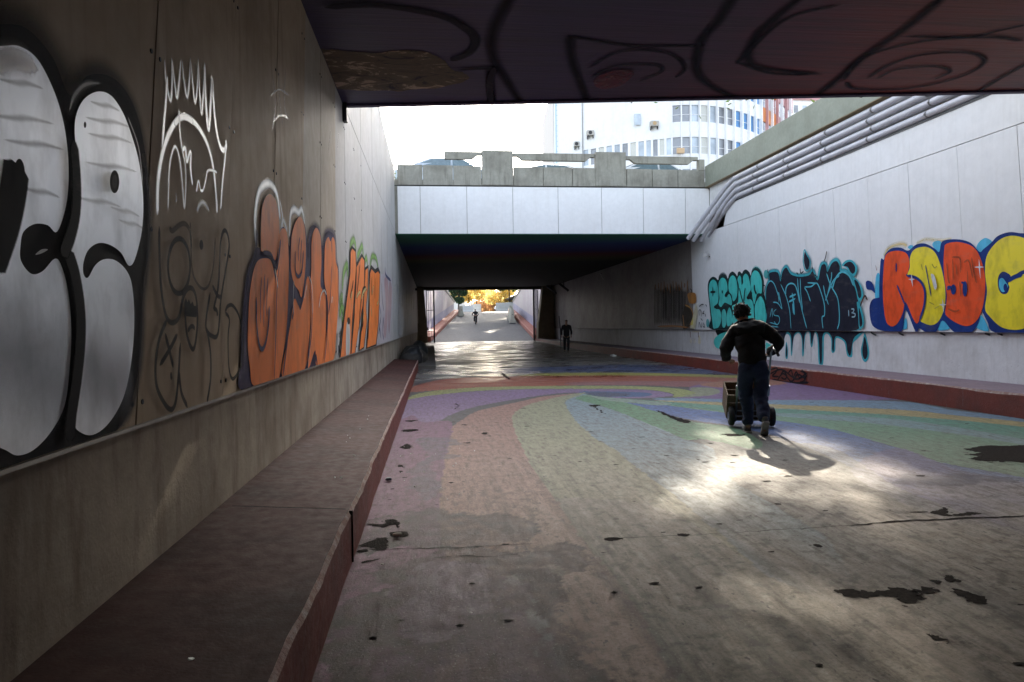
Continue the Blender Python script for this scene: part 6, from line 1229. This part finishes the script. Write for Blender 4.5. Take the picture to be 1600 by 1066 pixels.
# ---- dark figure walking in the tunnel
def walker(loc, rz_, label, mtop, mleg, sc=1.0, stick=False):
    t = thing('person', label, 'person', loc, rz_); t.scale = (sc,)*3
    b = {'pel': (V((0, 0, .95)), (.13, .10)), 'wai': (V((0, 0, 1.1)), (.12, .10)), 'che': (V((0, .01, 1.3)), (.15, .11)), 'shb': (V((0, .02, 1.43)), (.11, .08)), 'nek': (V((0, .03, 1.52)), (.05, .05)), 'hd1': (V((0, .045, 1.6)), (.065, .075)), 'hd2': (V((0, .05, 1.67)), (.07, .085)), 'hd3': (V((0, .05, 1.72)), (.055, .065)), 'fac': (V((0, .12, 1.62)), (.035, .035)), 'nos': (V((0, .155, 1.63)), .011),
         'lsh': (V((-.17, .01, 1.42)), .06), 'lel': (V((-.25, -.03, 1.15)), .045), 'lwr': (V((-.25, .08, .93)), .028), 'rsh': (V((.17, .01, 1.42)), .06), 'rel': (V((.25, -.04, 1.15)), .045), 'rwr': (V((.24, .05, .92)), .028),
         'lhp': (V((-.09, 0, .88)), .09), 'lkn': (V((-.09, .10, .50)), .06), 'lan': (V((-.09, .08, .09)), .04), 'lto': (V((-.09, .22, .035)), .03), 'rhp': (V((.09, 0, .88)), .09), 'rkn': (V((.09, .02, .5)), .06), 'ran': (V((.09, -.18, .12)), .04), 'rto': (V((.09, -.07, .035)), .03)}
    e = [('pel', 'wai'), ('wai', 'che'), ('che', 'shb'), ('shb', 'nek'), ('nek', 'hd1'), ('hd1', 'hd2'), ('hd2', 'hd3'), ('hd1', 'fac'), ('fac', 'nos'), ('shb', 'lsh'), ('lsh', 'lel'), ('lel', 'lwr'), ('shb', 'rsh'), ('rsh', 'rel'), ('rel', 'rwr'), ('pel', 'lhp'), ('lhp', 'lkn'), ('lkn', 'lan'), ('lan', 'lto'), ('pel', 'rhp'), ('rhp', 'rkn'), ('rkn', 'ran'), ('ran', 'rto')]
    merge(b, e, hand(None, (-.25, .085, .915), (.05, .1, -1), (0, 1, 0), (-1, 0, 0), None, False), ('lwr', 'Lw'), 'L'); merge(b, e, hand(None, (.24, .055, .905), (-.05, .1, -1), (0, 1, 0), (1, 0, 0), None, False), ('rwr', 'Rw'), 'R')
    skin('body', b, e, M_skin, t, 1)
    skin('coat', {'hem': (V((0, 0, .78)), (.19, .15)), 'wai': (V((0, 0, 1.05)), (.17, .14)), 'che': (V((0, .01, 1.3)), (.185, .14)), 'shb': (V((0, .02, 1.43)), (.14, .10)), 'col': (V((0, .03, 1.52)), (.07, .07)), 'lsh': (V((-.185, .01, 1.40)), .08), 'lel': (V((-.26, -.03, 1.15)), .062), 'lwr': (V((-.25, .07, .95)), .048), 'rsh': (V((.185, .01, 1.40)), .08), 'rel': (V((.26, -.04, 1.15)), .062), 'rwr': (V((.24, .04, .94)), .048)},
         [('hem', 'wai'), ('wai', 'che'), ('che', 'shb'), ('shb', 'col'), ('shb', 'lsh'), ('lsh', 'lel'), ('lel', 'lwr'), ('shb', 'rsh'), ('rsh', 'rel'), ('rel', 'rwr')], mtop, t, 1)
    skin('trousers', {'a': (V((0, 0, .92)), (.15, .12)), 'lhp': (V((-.09, 0, .82)), .10), 'lkn': (V((-.09, .10, .5)), .08), 'lan': (V((-.09, .08, .10)), .065), 'rhp': (V((.09, 0, .82)), .10), 'rkn': (V((.09, .02, .5)), .08), 'ran': (V((.09, -.17, .14)), .065)}, [('a', 'lhp'), ('lhp', 'lkn'), ('lkn', 'lan'), ('a', 'rhp'), ('rhp', 'rkn'), ('rkn', 'ran')], mleg, t, 1)
    skin('hair', {'a': (V((0, .01, 1.62)), (.07, .065)), 'b': (V((0, .03, 1.69)), (.082, .088)), 'c': (V((0, .05, 1.74)), (.06, .07))}, [('a', 'b'), ('b', 'c')], M_hair, t, 1)
    shoe('shoe', (-.09, .06, .055), (-.09, .2, .055), 0, t); shoe('shoe', (.09, -.2, .10), (.09, -.07, .06), 0, t); return t
walker((6.83, 35.7, ZF+.005), math.radians(170), 'dark clothed pedestrian walking in the shadow along the right side of the tunnel', M_cloth_d, M_cloth_d, .98)
m = MB(); a_, b_ = at(873.5, 494, 1, 35.6), at(875.5, 515, 1, 35.6); e_ = at(876.5, 545, 1, 35.6); m.tube([a_, b_, e_], [.022, .03, .022], 8); tag(m.build('pole', M_dark), 'thin dark pole upright beside the shadowed pedestrian', 'pole')

# ---- cyclist climbing the ramp
cy_ = 78.0; cx_ = 4.72
bk = thing('bicycle', 'dark bicycle seen from behind on the far ramp', 'bicycle', (cx_, cy_, rz(cy_)))
def wheel(y, nm):
    m = MB(); pts = [(cx_, y+.33*math.cos(t), rz(cy_)+.35+.33*math.sin(t)) for t in [k*math.pi/14 for k in range(29)]]; m.tube(pts, .022, 6, 0, False); w_ = m.build(nm, M_tyre, bk)
    m = MB()
    for k in range(8): t = k*math.pi/8; m.tube([(cx_, y+.31*math.cos(t), rz(cy_)+.35+.31*math.sin(t)), (cx_, y-.31*math.cos(t), rz(cy_)+.35-.31*math.sin(t))], .004, 4)
    m.build('spokes', M_steel, w_)
wheel(cy_-.5, 'wheel'); wheel(cy_+.52, 'wheel'); z0_ = rz(cy_); m = MB(); Q = lambda x, y, z: (cx_+x, cy_+y, z0_+z)
for a, b in (((0, -.5, .35), (0, 0, .3)), ((0, 0, .3), (0, -.16, .85)), ((0, 0, .3), (0, .38, .82)), ((0, -.14, .78), (0, .38, .86)), ((0, -.5, .35), (0, -.14, .78)), ((0, .52, .35), (0, .38, .92))): m.tube([Q(*a), Q(*b)], .018, 6)
m.build('frame', M_dark, bk); m = MB(); m.tube([Q(-.28, .30, .98), Q(-.1, .40, .97), Q(.1, .40, .97), Q(.28, .30, .98)], .014, 6); m.build('handlebar', M_dark, bk); m = MB(); m.tube([Q(0, -.28, .89), Q(0, -.1, .90), Q(0, .02, .89)], [.075, .055, .02], 8); m.build('saddle', M_dark, bk)
cyc = thing('person', 'cyclist in dark clothes riding away up the far ramp, bent over the handlebar', 'person', (cx_, cy_, rz(cy_)))
b = {'pel': (V((0, -.12, 1.0)), (.13, .11)), 'wai': (V((0, -.02, 1.15)), (.12, .10)), 'che': (V((0, .10, 1.32)), (.16, .11)), 'nek': (V((0, .19, 1.46)), (.055, .055)), 'hd1': (V((0, .23, 1.55)), (.075, .08)), 'hd2': (V((0, .25, 1.62)), (.08, .09)), 'fac': (V((0, .32, 1.55)), (.035, .035)),
     'lsh': (V((-.18, .13, 1.38)), .065), 'lel': (V((-.33, .12, 1.18)), .05), 'lwr': (V((-.28, .27, 1.0)), .032), 'rsh': (V((.18, .13, 1.38)), .065), 'rel': (V((.33, .12, 1.18)), .05), 'rwr': (V((.28, .27, 1.0)), .032),
     'lhp': (V((-.1, -.1, .95)), .10), 'lkn': (V((-.14, .22, .68)), .07), 'lan': (V((-.13, .05, .32)), .05), 'lto': (V((-.13, .18, .26)), .035), 'rhp': (V((.1, -.1, .95)), .10), 'rkn': (V((.14, .16, .58)), .07), 'ran': (V((.13, -.05, .18)), .05), 'rto': (V((.13, .08, .12)), .035)}
e = [('pel', 'wai'), ('wai', 'che'), ('che', 'nek'), ('nek', 'hd1'), ('hd1', 'hd2'), ('hd1', 'fac'), ('che', 'lsh'), ('lsh', 'lel'), ('lel', 'lwr'), ('che', 'rsh'), ('rsh', 'rel'), ('rel', 'rwr'), ('pel', 'lhp'), ('lhp', 'lkn'), ('lkn', 'lan'), ('lan', 'lto'), ('pel', 'rhp'), ('rhp', 'rkn'), ('rkn', 'ran'), ('ran', 'rto')]
merge(b, e, hand(None, (-.28, .285, .99), (0, 1, -.1), (1, 0, 0), (0, .1, 1), None), ('lwr', 'Lw'), 'L'); merge(b, e, hand(None, (.28, .285, .99), (0, 1, -.1), (-1, 0, 0), (0, .1, 1), None), ('rwr', 'Rw'), 'R')
skin('body', b, e, M_skin, cyc, 1)
skin('jacket', {'w': (V((0, -.12, 1.0)), (.17, .14)), 'wai': (V((0, -.02, 1.16)), (.165, .14)), 'che': (V((0, .10, 1.33)), (.19, .145)), 'nek': (V((0, .18, 1.44)), (.08, .08)), 'lsh': (V((-.19, .13, 1.37)), .085), 'lel': (V((-.335, .12, 1.18)), .066), 'lwr': (V((-.285, .25, 1.02)), .048), 'rsh': (V((.19, .13, 1.37)), .085), 'rel': (V((.335, .12, 1.18)), .066), 'rwr': (V((.285, .25, 1.02)), .048)}, [('w', 'wai'), ('wai', 'che'), ('che', 'nek'), ('che', 'lsh'), ('lsh', 'lel'), ('lel', 'lwr'), ('che', 'rsh'), ('rsh', 'rel'), ('rel', 'rwr')], M_jack, cyc, 1)
skin('trousers', {'w': (V((0, -.13, .98)), (.155, .13)), 'lhp': (V((-.1, -.06, .92)), .11), 'lkn': (V((-.14, .22, .68)), .085), 'lan': (V((-.13, .05, .34)), .062), 'rhp': (V((.1, -.06, .92)), .11), 'rkn': (V((.14, .16, .58)), .085), 'ran': (V((.13, -.05, .2)), .062)}, [('w', 'lhp'), ('lhp', 'lkn'), ('lkn', 'lan'), ('w', 'rhp'), ('rhp', 'rkn'), ('rkn', 'ran')], M_cloth_d, cyc, 1)
skin('hair', {'a': (V((0, .19, 1.56)), (.075, .07)), 'b': (V((0, .22, 1.64)), (.088, .09)), 'c': (V((0, .25, 1.69)), (.07, .075))}, [('a', 'b'), ('b', 'c')], M_hair, cyc, 1)
